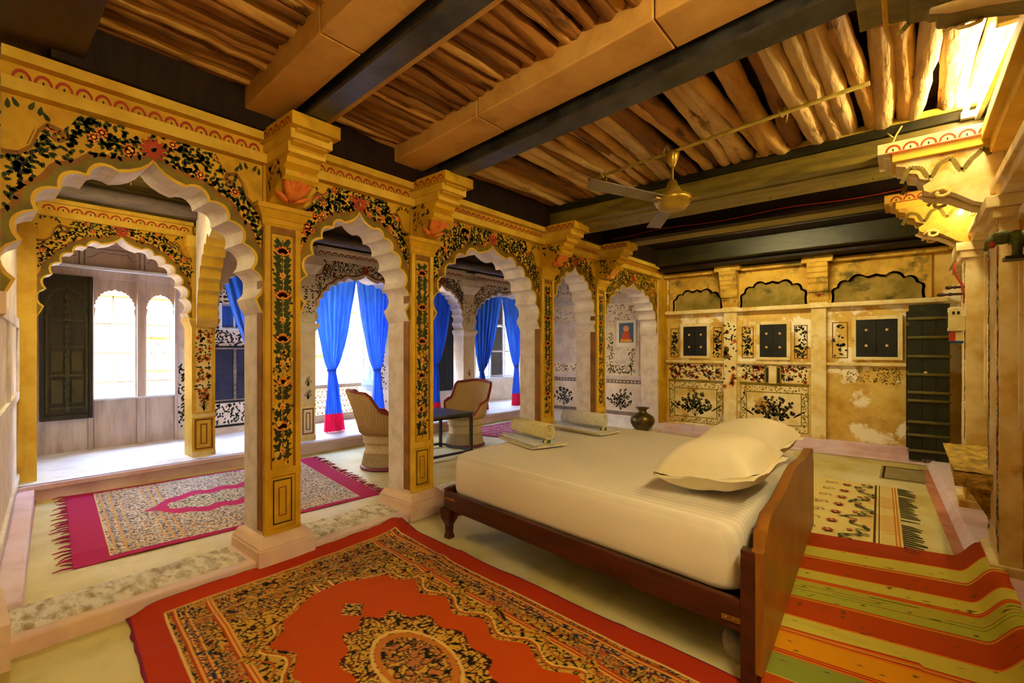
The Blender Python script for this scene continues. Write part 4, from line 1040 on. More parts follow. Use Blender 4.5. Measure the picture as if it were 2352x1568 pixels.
def orange_dye(a, b):
    La, Wb = 2.85, 1.80
    p = Paint(a, b, '#b98a3a')
    A = a - La / 2; B = b - Wb / 2
    ea = La / 2 - np.abs(A); eb = Wb / 2 - np.abs(B); e = np.minimum(ea * .62, eb)
    c1 = curls(a, b, 26, 11); c2 = curls(a, b, 44, 21); c3 = curls(a, b, 15, 31)
    p(c3 > .35, '#a5722e'); p(c3 < -.45, '#c79a4a')
    p(np.abs(c1) < .20, '#1d1a16'); p(c2 > .62, '#2c3444'); p((c2 < -.68), '#a8481e'); p((c1 > .78), '#7a6a24')
    # star-shaped cartouches in the border
    zone2 = (e > .30)
    t2 = zone2
    p.c[t2] = L3('#c39a3a'); p(t2 & (np.abs(c1) < .26), '#191813'); p(t2 & (c2 > .75), '#8a3a1c')
    cart = np.abs(((a + .12) % .62) - .31) * 1.1 + np.abs(eb - .34) * 1.3 < .20
    p(cart & (ea > .5), '#b5803a'); p(cart & (ea > .5) & (np.abs(c2) < .22), '#2c3038'); p(cart & (ea > .5) & (c1 > .5), '#b0502a')
    # striped guards
    for w0 in (.215, .235, .265, .37, .39):
        p((np.abs(eb - w0 + .02) < .006) & (ea > .1), '#d8a04a'); p((np.abs(eb - w0 + .032) < .004) & (ea > .1), '#a8401c')
    for w0 in (.14, .155, .30, .315):
        p((np.abs(ea - w0) < .005) & (eb > .2), '#b98a44')
    gb = (eb > .2) & (eb < .26) & (c2 > .3); p(gb, '#26304a')
    # field with scalloped outline
    aa = np.abs(A)
    hw = np.where(aa < .62, .40 + .035 * np.cos(aa * 2 * PI / .31), 0)
    hw = np.where((aa >= .62) & (aa < .92), .435 * np.sqrt(np.clip(1 - ((aa - .62) / .30), 0, 1)) * .95 + .02 * np.cos((aa - .62) * 2 * PI / .15), hw)
    d = hw - np.abs(B)
    p((d > -.13) & (aa < 1.02), '#bd9438'); bandm = (d > -.105) & (d < -.02) & (aa < 1.0)
    p((d > -.13) & (d <= 0) & (aa < 1.02) & (np.abs(c1) < .24), '#191813')
    p(bandm & (np.abs(d + .10) < .006), '#a5551e'); p(bandm & (np.abs(d + .03) < .008), '#a5551e'); p(bandm & (np.abs(d + .045) < .005), '#e0b860')
    fld = (d > 0) & (aa < .92)
    p(fld, '#b8460f')
    # medallion with pendant
    rm = np.sqrt((A / .46) ** 2 + (B / .27) ** 2); th = np.arctan2(B / .27, A / .46)
    lob = 1 + .07 * np.cos(th * 12)
    med = rm < lob
    p(med & fld, '#c79a3c'); p(med & (np.abs(c1) < .28), '#16150f'); p(med & (c2 > .7), '#7a3a20')
    p((rm > lob * .93) & (rm < lob) & (c2 > 0), '#3a1a12')
    r2 = np.sqrt((A / .24) ** 2 + (B / .14) ** 2)
    p((np.abs(r2 - 1) < .09), '#b9702c'); p((np.abs(r2 - 1.16) < .05), '#d8b060'); p((r2 < .9) & (c2 > .2), '#6b4a30'); p((r2 < .9) & (c1 > .4), '#b06a3a')
    pen = (np.abs(aa - .60) / .09 + np.abs(B) / .07 < 1) & fld
    p(pen, '#c0954a'); p(pen & (c2 > 0), '#2a221c')
    # plain outer band and piping
    outer = (ea < .12) | (eb < .15)
    p(outer, '#b0341a'); p((eb < .015), '#7c2040'); p((ea < .012), '#8a2020')
    p((np.abs(eb - .155) < .006) & (ea > .12), '#e0b870'); p((np.abs(ea - .125) < .005) & (eb > .15), '#c99a50')
    return p.c
def orange_z(u, v, x, y):
    n = vnoise(u * 6, v * 5, 3); n2 = vnoise(u * 14 + v * 5, v * 9, 8)
    z = .006 + .022 * np.clip(n - .45, 0, 1) + .016 * np.clip(n2 - .5, 0, 1)
    ridge = np.exp(-((u * 2.85 - .45 - .3 * v) / .05) ** 2) * .02 * np.clip(vnoise(u * 3, v * 4, 9), 0, 1)
    ridge2 = np.exp(-((v - (.93 - .25 * (u - .05))) / .035) ** 2) * .022 * np.clip(1.2 - u * 2.2, 0, 1)
    lift = np.clip((.07 - u) / .07, 0, 1) * .045 * (1 - np.exp(-((v) / .05) ** 2))      # rug end rides up on the arcade sill
    return z + ridge + ridge2 + lift
rug('floor_rug', 'large orange rug with black and gold arabesque medallion, creased against the arcade sill',
    [(-3.09, .585), (-.28, .30), (-.25, 2.13), (-3.09, 2.32)], 470, 300, orange_dye, orange_z, (2.85, 1.80))

def pink_dye(a, b):     # a along gallery (2.35), b across (2.1)
    La, Wb = 2.35, 2.1
    p = Paint(a, b, '#ded2c0')
    A = a - La / 2; B = b - Wb / 2
    ea = La / 2 - np.abs(A); eb = Wb / 2 - np.abs(B)
    c1 = curls(a, b, 30, 51); c2 = curls(a, b, 46, 61)
    p(np.abs(c1) < .16, '#5a4a4c'); p(c2 > .66, '#3a4266'); p(c2 < -.68, '#b8704a'); p(c1 > .8, '#8a7a5a')
    for w0 in (.24, .30, .36, .55, .60, .66):
        p((np.abs(ea - w0) < .006) & (A < 0), '#d0a060'); p((np.abs(ea - w0 - .02) < .010) & (c2 > .25) & (A < 0), '#4a5480')
    for w0 in (.16, .30):
        p((np.abs(eb - w0) < .008) & (ea > .2), '#caa070')
    aa = np.abs(A)
    hw = .37 * np.clip(1 - np.clip((aa - .32) / .36, 0, 1) ** 1.2, 0, 1) + .03 * np.cos(aa * 2 * PI / .24)
    out = (np.abs(B) < hw) & (aa < .68)
    p(out, '#c0286a')
    inn = (np.abs(B) < (hw - .16)) & (aa < .5)
    p(inn, '#d8cbb4'); p(inn & (np.abs(c1) < .22), '#4a4a4e')
    p((ea < .20) | (eb < .07), '#ad1f58'); p((np.abs(ea - .205) < .006) & (eb > .07), '#e0c890')
    return p.c
def pink_z(u, v, x, y):
    n = vnoise(u * 5, v * 5, 13)
    return .006 + .016 * np.clip(n - .45, 0, 1) + .012 * np.exp(-((v - .88 + .1 * u) / .03) ** 2) * np.clip(vnoise(u * 7, v * 2, 4), 0, 1)
pr_ = rug('floor_rug', 'pink-bordered pale patterned rug with ring medallion and fringes in the gallery',
          [(-6.12, .70), (-5.90, 3.02), (-3.90, 2.68), (-4.06, .50)], 300, 270, pink_dye, pink_z, (2.35, 2.1))
fm = MB(); rnd = random.Random(21)
for (A_, B_, sgn, num) in (((-6.12, .70), (-4.06, .50), -1, 34), ((-5.90, 3.02), (-3.90, 2.68), 1, 46)):
    for q in range(num):
        t = (q + rnd.uniform(.1, .9)) / num
        x, y = A_[0] + (B_[0] - A_[0]) * t, A_[1] + (B_[1] - A_[1]) * t
        L = rnd.uniform(.04, .11); dx = rnd.uniform(-.05, .05)
        fm.tube([(x, y, .009), (x + dx * .4, y + sgn * L * .5, .012), (x + dx, y + sgn * L, .006)], [.007, .006, .003], 5)
fm.build('fringe', 'fringe_pink', pr_)['kind'] = 'stuff'

STR = [(9, '#a83a10')]
def stripe_dye(a, b):   # b: distance from near end; y = 1.55 + b
    y = 1.55 + b
    p = Paint(a, b, '#c9bd4c')
    for y0, y1, h in ((4.05, 4.4, '#a03a12'), (3.60, 3.82, '#b0440e'), (3.12, 3.41, '#a8ac3c'), (2.91, 3.13, '#b0440e'), (2.50, 2.72, '#d99414'), (2.30, 2.50, '#86903a'), (2.05, 2.30, '#b0440e'), (1.55, 1.8, '#d99414')):
        p((y > y0) & (y < y1), h)
    for yl_ in (4.05, 3.835, 3.59, 3.43, 3.405, 3.14, 2.90, 2.735, 2.705, 2.51, 2.49):
        p(np.abs(y - yl_) < .007, '#d8701c'); p(np.abs(y - yl_ - .012) < .004, '#a8341a')
    for k in range(9):
        yy = 3.385 - k * .018
        p((np.abs(y - yy) < .004) & (vnoise(a * 5, b * 0 + k, 71) > .35), '#4a4a24' if k % 2 else '#c9963c')
    sp = vnoise(a * 30, b * 42, 73) > .93
    p(sp, '#5a4a1c')
    return p.c
def stripe_z(u, v, x, y):
    w = vnoise(u * 3, v * 9, 75)
    xb = .36 - .039 * (y - 3.2)          # foot of the sloping skirting
    q = np.clip((x - (xb - .07)) / .13, 0, 1); lift = q * q * (3 - 2 * q) * .116
    hump = np.exp(-((y - 2.74) / .035) ** 2) * .012 * (u < .6)
    return .010 + .008 * np.clip(w - .4, 0, 1) + lift + hump
rug('striped_dhurrie', 'striped cotton rug in orange, yellow and green beside the headboard', [(-.44, 1.55), (.44, 1.55), (.445, 4.40), (-.60, 4.19)], 60, 560, stripe_dye, stripe_z, (1.18, 2.80))

def emb_dye(a, b):
    p = Paint(a, b, '#d8c27a')
    n = vnoise(a * 3, b * 3, 83); p(n > .62, '#cfae68')
    for x0, w in ((.62, .012), (.645, .006), (.745, .008), (.765, .008)): p(np.abs(a - x0) < w / 2 + .002, '#4a3420' if x0 < .7 else '#b8742c')
    p((a > .66) & (a < .735) & (np.abs(((b * 22) % 1) - .5) < .09), '#b06a34')
    p((a < .1) & (b > .5) & (b < 1.25), '#7a5a34'); p((np.abs(a - .13) < .006) & (b > .45) & (b < 1.3), '#7a5a34')
    return p.c
er = rug('embroidered_rug', 'cream embroidered rug with red flowers, green scrolls and dark fringe', [(-.78, 4.17), (.0, 4.17), (-.06, 6.12), (-.86, 6.12)], 200, 260, emb_dye, lambda u, v, x, y: .006 + .006 * np.clip(vnoise(u * 4, v * 6, 85) - .4, 0, 1), (.79, 1.95))
em = MB(); PF = lambda a, b, d: (a, b, d)
for k in range(7):
    y = 4.35 + k * .26; x = -.30
    pts = [(x + .11 * math.sin(t * .55) * (1 if k % 2 else -1) * (1 - t / 14), y - .12 + t * .022) for t in range(12)]
    line2(em, PF, .0175, pts, .018, 0)
    for q in range(4): leaf(em, PF, .0178, pts[2 + q * 2], rnd.uniform(0, 6.28), .06, .026, 0)
    flower(em, PF, .0182, (x - .16, y), .05, 1, 2, 6, .0005); flower(em, PF, .018, (x - .03, y + .1), .03, 1, 2, 5, .0005)
    pts = [(x - .30 + .06 * math.cos(t * .7) * (1 - t / 12), y + .06 * math.sin(t * .7) * (1 - t / 12)) for t in range(11)]
    line2(em, PF, .0176, pts, .011, 3)
em.build('embroidery', ['leaf_green', 'red_paint', 'flower_light', 'brown_paint'], er)['kind'] = 'stuff'
fm = MB()
for q in range(40):
    t = (q + .5) / 40; x = .0 - .06 * t; y = 4.2 + 1.9 * t
    if rnd.random() < .85: fm.tube([(x - .005, y, .009), (x + .05, y - .01, .010), (x + rnd.uniform(.09, .13), y - rnd.uniform(.0, .05), .006)], [.005, .005, .003], 5)
fm.build('fringe', 'fringe_dark', er)['kind'] = 'stuff'

def mag_dye(a, b):
    p = Paint(a, b, '#a8205a'); c1 = curls(a, b, 14, 91)
    p(((b * 7) % 1 > .6) & (a > .1), '#d8a8a0'); p(np.abs(c1) < .15, '#7a1440')
    return p.c
rug('gallery_rug', 'magenta striped rug lying in the far part of the gallery', [(-5.9, 5.5), (-3.62, 5.75), (-3.62, 7.45), (-5.85, 7.45)], 120, 100, mag_dye, lambda u, v, x, y: .006 + .01 * vnoise(u * 4, v * 4, 92), (2.2, 1.9))

# ---- bed
FN, HN, HF = Vector((-2.634, 2.359)), Vector((-.451, 2.096)), Vector((-.547, 4.20))
FF = HF + (FN - HN) + Vector((.04, -.06))
def bp(s, w):     # s: 0 foot .. 1 head, w: 0 near .. 1 far
    p = FN * (1 - s) * (1 - w) + HN * s * (1 - w) + HF * s * w + FF * (1 - s) * w
    return (p.x, p.y)
def bbox(s0, s1, w0, w1, z0, z1):
    c = [bp(s0, w0), bp(s1, w0), bp(s1, w1), bp(s0, w1)]
    return MB().hexa([(x, y, z0) for x, y in c] + [(x, y, z1) for x, y in c])
bed = empty('bed', (0, 0, 0), label='dark red-brown wooden double bed with a low shaped headboard', cat='bed')
bbox(.0, .985, .0, .016, .225, .355).build('side_rail', 'bed_wood', bed, .006)
bbox(.0, .985, .984, 1.0, .225, .355).build('side_rail', 'bed_wood', bed, .006)
bbox(.0, .016, .0, 1.0, .225, .375).build('foot_rail', 'bed_wood', bed, .006)
bbox(.01, .985, .012, .988, .27, .325).build('slat_base', 'bed_wood', bed)
for w0, w1 in ((0, .03), (.97, 1.0)):     # cabriole feet at the foot end
    c = bp(.013, (w0 + w1) / 2)
    lg = MB()
    for (z0, z1, a, b) in ((.225, .15, .05, .045), (.15, .10, .045, .024), (.10, .045, .024, .022), (.045, .012, .022, .030), (.012, 0, .030, .026)):
        lg.frus((c[0] - b, c[0] + b, c[1] - b, c[1] + b), (c[0] - a, c[0] + a, c[1] - a, c[1] + a), z1, z0)
    lg.prism([(0, .225), (.20, .225), (.10, .19), (.06, .14), (.0, .10)], lambda a, z, d: (c[0] + a, c[1] - a * .12 + d, z), -.012, .012)
    lg.build('leg', 'bed_wood', bed, .004)
for w0, w1 in ((-.004, .022), (.978, 1.004)):
    bbox(.966, .992, w0, w1, .0, .575).build('leg', 'bed_wood', bed, .004)
# headboard panel
hb = []
for k in range(33):
    w = k / 32
    z = .60 + .075 * min(1, max(0, (min(w, 1 - w) - .03) / .05)) if min(w, 1 - w) > .03 else .60
    z += .03 * math.sin(PI * w) ** 2 + .012 * math.cos(w * 4 * PI)
    hb.append((w, z))
hb = [(0.0, .58), (.02, .58), (.022, .66)] + [(w, z + .0) for w, z in hb[1:-1]] + [(.978, .66), (.98, .58), (1.0, .58)]
poly = [(0, .08)] + hb + [(1.0, .08)]
MB().prism([(w, z) for w, z in poly], lambda w, z, d: bp(d, w) + (z,), .985, 1.006, 0).build('headboard', 'headboard_wood', bed, .004)
MB().prism([(w, z - .001) for w, z in poly], lambda w, z, d: bp(d, w) + (z,), .984, .9855, 0).build('headboard_inner_face', 'bed_wood', bed)
x_, y_ = bp(.955, 0)
pl = MB().box(x_ - .05, x_ + .085, y_ - .008, y_ - .003, .262, .285)
for q in range(4): pl.lathe([(0, -.004), (.005, -.003), (.006, 0)], (x_ - .035 + q * .033, y_ - .008, .273), 8, 0, 'y')
pl.build('corner_plate', 'brass_plate', bed)
x_, y_ = bp(.02, 0)
MB().box(x_ - .03, x_ + .09, y_ - .014, y_ - .009, .30, .318).build('corner_plate', 'brass_plate', bed)

def sheet_material():
    m = MATS['sheet']; N, L = m.node_tree.nodes, m.node_tree.links
    P = N['Principled BSDF']
    tc = N.new('ShaderNodeTexCoord'); wv = N.new('ShaderNodeTexWave'); wv.bands_direction = 'Y'; wv.inputs['Scale'].default_value = 7.0
    mpp = N.new('ShaderNodeMapping'); mpp.inputs['Rotation'].default_value = (0, 0, R(6.87))
    L.new(tc.outputs['Object'], mpp.inputs['Vector']); L.new(mpp.outputs['Vector'], wv.inputs['Vector'])
    r = N.new('ShaderNodeMapRange'); r.inputs['To Min'].default_value = .55; r.inputs['To Max'].default_value = .85
    L.new(wv.outputs['Fac'], r.inputs['Value']); L.new(r.outputs[0], P.inputs['Roughness'])
    mx = N.new('ShaderNodeMix'); mx.data_type = 'RGBA'
    r2 = N.new('ShaderNodeMapRange'); r2.inputs['From Min'].default_value = .4; r2.inputs['From Max'].default_value = .6
    L.new(wv.outputs['Fac'], r2.inputs['Value']); L.new(r2.outputs[0], mx.inputs[0])
    src = P.inputs['Base Color'].links[0].from_socket
    L.new(src, mx.inputs[6]); mx.inputs[7].default_value = lin('#e2d8ca') + (1,); L.new(mx.outputs[2], P.inputs['Base Color'])
sheet_material()
# mattress with fitted sheet
def rounded(s0, s1, w0, w1, r, n=7):
    out = []
    for (cs, cw, a0) in ((s1 - r, w1 - r, 0), (s0 + r, w1 - r, 90), (s0 + r, w0 + r, 180), (s1 - r, w0 + r, 270)):
        for k in range(n + 1):
            a = R(a0 + 90 * k / n); out.append((cs + r * math.cos(a), cw + r * math.sin(a)))
    return out
mt = MB()
lev = [(.33, .025), (.345, .006), (.37, .0), (.45, -.004), (.54, .0), (.585, .006), (.61, .018), (.622, .035), (.626, .06)]
rings = []
for z, ins in lev: rings.append([bp(s, w) + (z + .012 * s,) for s, w in rounded(.016 + ins * .5, .962 - ins * .5, .018 + ins * .5, .982 - ins * .5, .05)])
n = len(rings[0])
vs_ = [p for r_ in rings for p in r_]
mt.add(vs_, [(i * n + k, i * n + (k + 1) % n, (i + 1) * n + (k + 1) % n, (i + 1) * n + k) for i in range(len(rings) - 1) for k in range(n)], 0, True)
mt.add(rings[-1], [tuple(range(n))], 0, True)
mt.add(rings[0], [tuple(range(n))[::-1]], 0)
mo = mt.build('mattress', 'sheet'); tag(mo, 'thick double mattress in a cream striped satin sheet on the bed', 'mattress')
# ---- pillows
def pillow(x, y, z, lx, ly, hgt, rz, tilt, label):
    c = empty('pillow', (x, y, z), rz, label=label, cat='pillow', group='pillows on the bed')
    c.rotation_euler = (0, tilt, rz)
    rnd = random.Random(int(y * 100))
    def sf(sgn):
        def f(u, v):
            a, b = u * 2 - 1, v * 2 - 1
            m = (1 - abs(a) ** 2.6) * (1 - abs(b) ** 2.6)
            h = max(0, m) ** .42 * hgt
            pin = 1 - .07 * (1 - abs(b)) * abs(a) ** 4 * 0
            kx = 1 - .05 * (1 - b * b); ky = 1 - .04 * (1 - a * a)
            wr = .010 * mnoise.noise(Vector((a * 3, b * 3, sgn + y))) * (1 - m * .5)
            zz = h * (.62 if sgn > 0 else -.38) + wr + hgt * .38
            return (a * lx / 2 * ky, b * ly / 2 * kx, zz + .02 * (abs(a * b) ** 3))
        return f
    MB().grid(sf(1), 26, 34).grid(sf(-1), 26, 34).build('cushion', 'pillow_cloth', c)
    fl_ = MB()   # flat flange hem all around
    n = 80; inn = []; out = []
    for k in range(n):
        t = 2 * PI * k / n; ca, sa = math.cos(t), math.sin(t)
        sc = 1 / max(abs(ca), abs(sa)); a, b = ca * sc, sa * sc
        zz = hgt * .38 + .008 * math.sin(k * .55)
        inn.append((a * lx / 2 * .93, b * ly / 2 * .93, hgt * .38)); out.append((a * (lx / 2 + .022), b * (ly / 2 + .022), zz + rnd.uniform(-.002, .003)))
    fl_.add(inn + out, [(k, (k + 1) % n, n + (k + 1) % n, n + k) for k in range(n)], 0, True)
    fl_.build('hem', 'pillow_cloth', c)
    st = MB()
    return c
pillow(-.77, 2.74, .655, .48, .66, .27, R(-2), R(-7), 'cream striped pillow at the near side of the bed, its hem hanging over the edge')
pillow(-.82, 3.52, .655, .50, .66, .27, R(-4), R(-7), 'cream pillow on the far side of the bed, by the back of the headboard')

# ---- towels, linen, soaps
def towel_set(ax, ay, bx, by, m, l1, l2, l3, seed):
    rnd = random.Random(seed)
    dx, dy = bx - ax, by - ay; L = math.hypot(dx, dy); an = math.atan2(dy, dx)
    cx_, cy_ = (ax + bx) / 2, (ay + by) / 2; z0 = .637
    ln = empty('folded_linen', (cx_, cy_, z0), an + R(-4), label=l2, cat='linen', group='folded linen under the towels')
    for k in range(4):
        a = rnd.uniform(-.02, .02); w = .15 - k * .006
        MB().box(-L / 2 - .03 + a, L / 2 + .02 + a, -w + a, w + a, k * .0095, k * .0095 + .0085).build('layer', 'towel' if k % 2 == 0 else 'bed_linen_edge', ln, .003)
    tw = empty('rolled_towel', (cx_, cy_ + .01, z0 + .112), an, label=l1, cat='towel', group='rolled towels on the bed')
    pts = []; N_ = 120; turns = 3.6; r1 = .074
    for k in range(N_ + 1):
        t = k / N_; th = turns * 2 * PI * t; r = .008 + (r1 - .008) * t
        pts.append((r * math.cos(th), r * math.sin(th)))
    b = MB(); hw_ = L / 2 - .03
    for x0 in (0,):
        v = [(-hw_, p[0], p[1]) for p in pts] + [(hw_ + .006 * math.sin(i * .3), p[0], p[1]) for i, p in enumerate(pts)]
        n = len(pts); b.add(v, [(i, i + 1, n + i + 1, n + i) for i in range(n - 1)], 0, True)
    b.build('roll', m, tw); 
    sd = tw.children[0].modifiers.new('thick', 'SOLIDIFY'); sd.thickness = .012; sd.offset = -1
    so = empty('soap_packet', (bx - dx / L * .02 + .01, by - dy / L * .02 - .05, z0 + .038), an + R(25), label=l3, cat='soap', group='soap packets on the linen')
    MB().box(-.028, .028, -.02, .02, 0, .024).build('wrapper', 'soap_green', so, .006)
    MB().box(-.012, .012, -.0205, .0205, .004, .0245).build('band', 'towel', so)
towel_set(-2.62, 3.17, -2.13, 3.02, 'towel', 'beige rolled towel on the folded linen nearer the bed edge', 'stack of folded linen under the beige rolled towel', 'green soap packet beside the beige rolled towel', 1)
towel_set(-2.60, 3.88, -2.08, 3.83, 'towel_white', 'white rolled towel farther across the bed, before the slim columns', 'thin folded linen under the white rolled towel', 'green soap packet beside the white rolled towel', 2)

# ---- bag under the bed
bg_ = empty('cloth_sack', (-.58, 2.28, .012), R(20), label='grey cloth sack on the floor under the head of the bed', cat='sack')
def sk(u, v):
    a = u * 2 * PI; h = math.sin(v * PI)
    r = .13 * (math.sin(v * PI) ** .5) * (1 + .08 * math.sin(a * 3))
    return (r * math.cos(a) * .8, r * math.sin(a), .10 * (1 - math.cos(v * PI)) + .01 * math.sin(a * 5) * h)
bg_.scale = (.6, .6, .62)
MB().grid(sk, 22, 12).build('sack_body', 'sack', bg_)
MB().lathe([(.03, .18), (.018, .2), (.035, .23), (.03, .235)], (0, 0, 0), 12).build('sack_neck', 'sack', bg_)

# ---- cane chairs
def mudda(x, y, face, label, sc=1.0):
    c = empty('cane_chair', (x, y, 0), face, label=label, cat='chair', group='cane mudda chairs')
    c.scale = (sc, sc, sc)
    # local +x is the way the sitter faces, the back stands at -x
    prof = [(.275, .01), (.262, .06), (.238, .16), (.232, .22), (.24, .30), (.262, .37), (.27, .43)]
    b = MB().lathe(prof, (0, 0, 0), 36)
    b.build('base', 'cane_weave', c)
    bd_ = MB()
    for (r, z, t) in ((.236, .19, .010), (.245, .315, .013), (.268, .405, .010)): bd_.tube([(r * math.cos(2 * PI * k / 30), r * math.sin(2 * PI * k / 30), z) for k in range(30)], t, 6, 0, True, True)
    bd_.build('woven_band', 'cane', c)
    dg = MB()    # crossing split-cane strips of the base
    for k in range(34):
        for s in (1, -1):
            a0 = 2 * PI * k / 34; pts = []
            for t in range(5):
                z = .03 + .155 * t / 4; r = .272 - .033 * t / 4 + .003
                pts.append((r * math.cos(a0 + s * .42 * t / 4), r * math.sin(a0 + s * .42 * t / 4), z))
            dg.tube(pts, .0042, 4)
    dg.build('cane_lattice', 'cane_weave', c)['kind'] = 'stuff'
    MB().lathe([(0, .435), (.15, .43), (.262, .415)], (0, 0, 0), 30).build('seat', 'cane', c)
    MB().tube([(.272 * math.cos(2 * PI * k / 36), .272 * math.sin(2 * PI * k / 36), .022) for k in range(36)], .022, 8, 0, True, True).build('foot_ring', 'rim_purple', c)
    def top(th):       # th: 0 at the back .. pi at the front
        t = abs(th)
        def ss(a, b_, x0, x1): 
            q = min(1, max(0, (t - x0) / (x1 - x0))); q = q * q * (3 - 2 * q); return a + (b_ - a) * q
        if t < R(70): return ss(.93, .90, 0, R(45)) if t < R(45) else ss(.90, .67, R(45), R(70))
        if t < R(100): return ss(.67, .63, R(70), R(100))
        return ss(.63, .445, R(100), R(132)) if t < R(132) else .445
    def sp(th, z):
        f = max(0, z - .43); r = .272 + f * .20 + f * f * .12
        lean = f * .16 * math.cos(th) 
        return (-r * math.cos(th) - lean * .4, r * math.sin(th), z)
    n = 56; rows = 9
    sh_ = MB(); vs = []
    for j in range(rows + 1):
        for k in range(n + 1):
            th = -PI + 2 * PI * k / n
            vs.append(sp(th, .43 + (top(th) - .43) * j / rows))
    w = n + 1
    sh_.add(vs, [(j * w + i, j * w + i + 1, (j + 1) * w + i + 1, (j + 1) * w + i) for j in range(rows) for i in range(n)], 0, True)
    so = sh_.build('back_shell', 'cane', c); so.modifiers.new('thick', 'SOLIDIFY').thickness = .022
    rd = MB()          # upright canes of the back
    for k in range(40):
        th = -R(104) + R(208) * k / 39; zt = top(th)
        rd.tube([Vector(sp(th, .43 + (zt - .43) * t / 4)) * 1.0 + Vector((-.022 * math.cos(th), .022 * math.sin(th), 0)) for t in range(5)], .006, 4)
    rd.build('upright_canes', 'cane', c)['kind'] = 'stuff'
    MB().tube([sp(-PI + 2 * PI * k / n, top(-PI + 2 * PI * k / n) + .004) for k in range(n)], .021, 8, 0, True, True).build('rim', 'rim_red', c)
    return c
mudda(-4.80, 3.36, R(70), 'cane chair seen from behind, its red rim sloping down to the whitewashed column')
mudda(-4.98, 4.87, R(-72), 'cane chair with red-bound back and arms facing the dark table')

# ---- table
tb_ = empty('low_table', (-4.86, 4.12, 0), R(-4), label='low dark table with slim square iron legs between the cane chairs', cat='table')
BX('table_top', 'table_top', tb_, -.36, .36, -.30, .44, .535, .56, bevel=.004)
BX('apron', 'iron_dark', tb_, -.345, .345, -.285, .425, .50, .535)
for sx in (-1, 1):
    for yy in (-.275, .415): BX('leg', 'iron_dark', tb_, sx * .335 - .018, sx * .335 + .018, yy - .018, yy + .018, 0, .5)
for sx in (-1, 1): BX('stretcher', 'iron_dark', tb_, sx * .335 - .014, sx * .335 + .014, -.26, .40, .03, .058)
BX('stretcher', 'iron_dark', tb_, -.32, .32, .40, .428, .03, .058)

# ---- brass pot
ur = empty('brass_pot', (-3.27, 7.2, .09), label='round brass water pot with flared neck in the last arch', cat='pot')
MB().lathe([(.0, 0), (.09, 0), (.10, .012), (.15, .06), (.19, .13), (.195, .18), (.17, .235), (.11, .275), (.072, .295), (.062, .32), (.066, .335)], (0, 0, 0), 32).build('belly', 'urn_brass', ur)
MB().lathe([(.062, .325), (.07, .345), (.105, .368), (.108, .378), (.09, .376), (.058, .35), (.05, .30)], (0, 0, 0), 32).build('neck', 'urn_brass', ur)

# ---- curtains
def curtain(yl_, yr_, zt, yt, zt2, y0, y1, zb, label, xp=-6.72, folds=7, seed=0, tieoff=.05):
    c = empty('tied_curtain', (xp, yt, 0), label=label, cat='curtain', group='blue curtains tied in the window arcade')
    rnd = random.Random(seed); ph = rnd.uniform(0, 6)
    def row(z):
        if z >= zt2:
            t = (z - zt2) / (zt - zt2); e = t ** .62 if t > 0 else 0
            return yt - tieoff + (yl_ - yt + tieoff) * e, yt + tieoff + (yr_ - yt - tieoff) * e, .018 + .030 * e
        t = (zt2 - z) / (zt2 - zb); e = t ** .8
        return yt - tieoff + (y0 - yt + tieoff) * e, yt + tieoff + (y1 - yt - tieoff) * e, .018 + .02 * e
    def f(z0, z1):
        def g(u, v):
            z = z0 + (z1 - z0) * v; a, b, am = row(z)
            x = am * math.sin(u * folds * 2 * PI + ph + .5 * math.sin(z * 2)) + .5 * am * math.sin(u * folds * 4.3 * PI + ph * 2)
            bulge = .03 * math.sin(PI * u)
            return (x + bulge, a + (b - a) * u - yt + .004 * math.sin(z * 9 + u * 12), z)
        return g
    hem = zb + .27
    MB().grid(f(hem, zt), 64, 40).build('cloth', 'curtain_blue', c)
    MB().grid(f(zb, hem), 64, 10).build('pink_hem', 'curtain_pink', c)
    MB().tube([(.036 * math.cos(2 * PI * k / 14), (tieoff + .012) * math.sin(2 * PI * k / 14), zt2 + .01 * math.sin(k)) for k in range(14)], .014, 6, 0, True, True).build('tie', 'curtain_blue', c)
curtain(3.36, 4.14, 2.52, 3.735, 1.09, 3.60, 3.93, .155, 'blue curtain with a pink hem tied left of the arch over the pierced parapet', seed=1)
curtain(4.19, 4.87, 2.52, 4.54, 1.07, 4.44, 4.70, .155, 'blue curtain tied right in the parapet arch, behind a cane chair', seed=2)
curtain(5.55, 6.22, 2.52, 5.80, 1.14, 5.66, 5.90, .155, 'darker blue curtain beside the near-black shutter, left of the pale corner column', seed=3)
curtain(6.70, 7.66, 2.55, 7.04, .98, 6.98, 7.22, .155, 'blue curtain right of the pale corner column, behind the armed cane chair', seed=4)
curtain(7.74, 8.40, 2.55, 8.17, 1.04, 8.05, 8.27, .155, 'narrow blue curtain drawn up against the casement window', seed=5)
curtain(2.22, 3.04, 2.45, 2.86, 1.0, 2.78, 3.0, .155, 'blue curtain swept aside before the dark blue cupboard', seed=6)

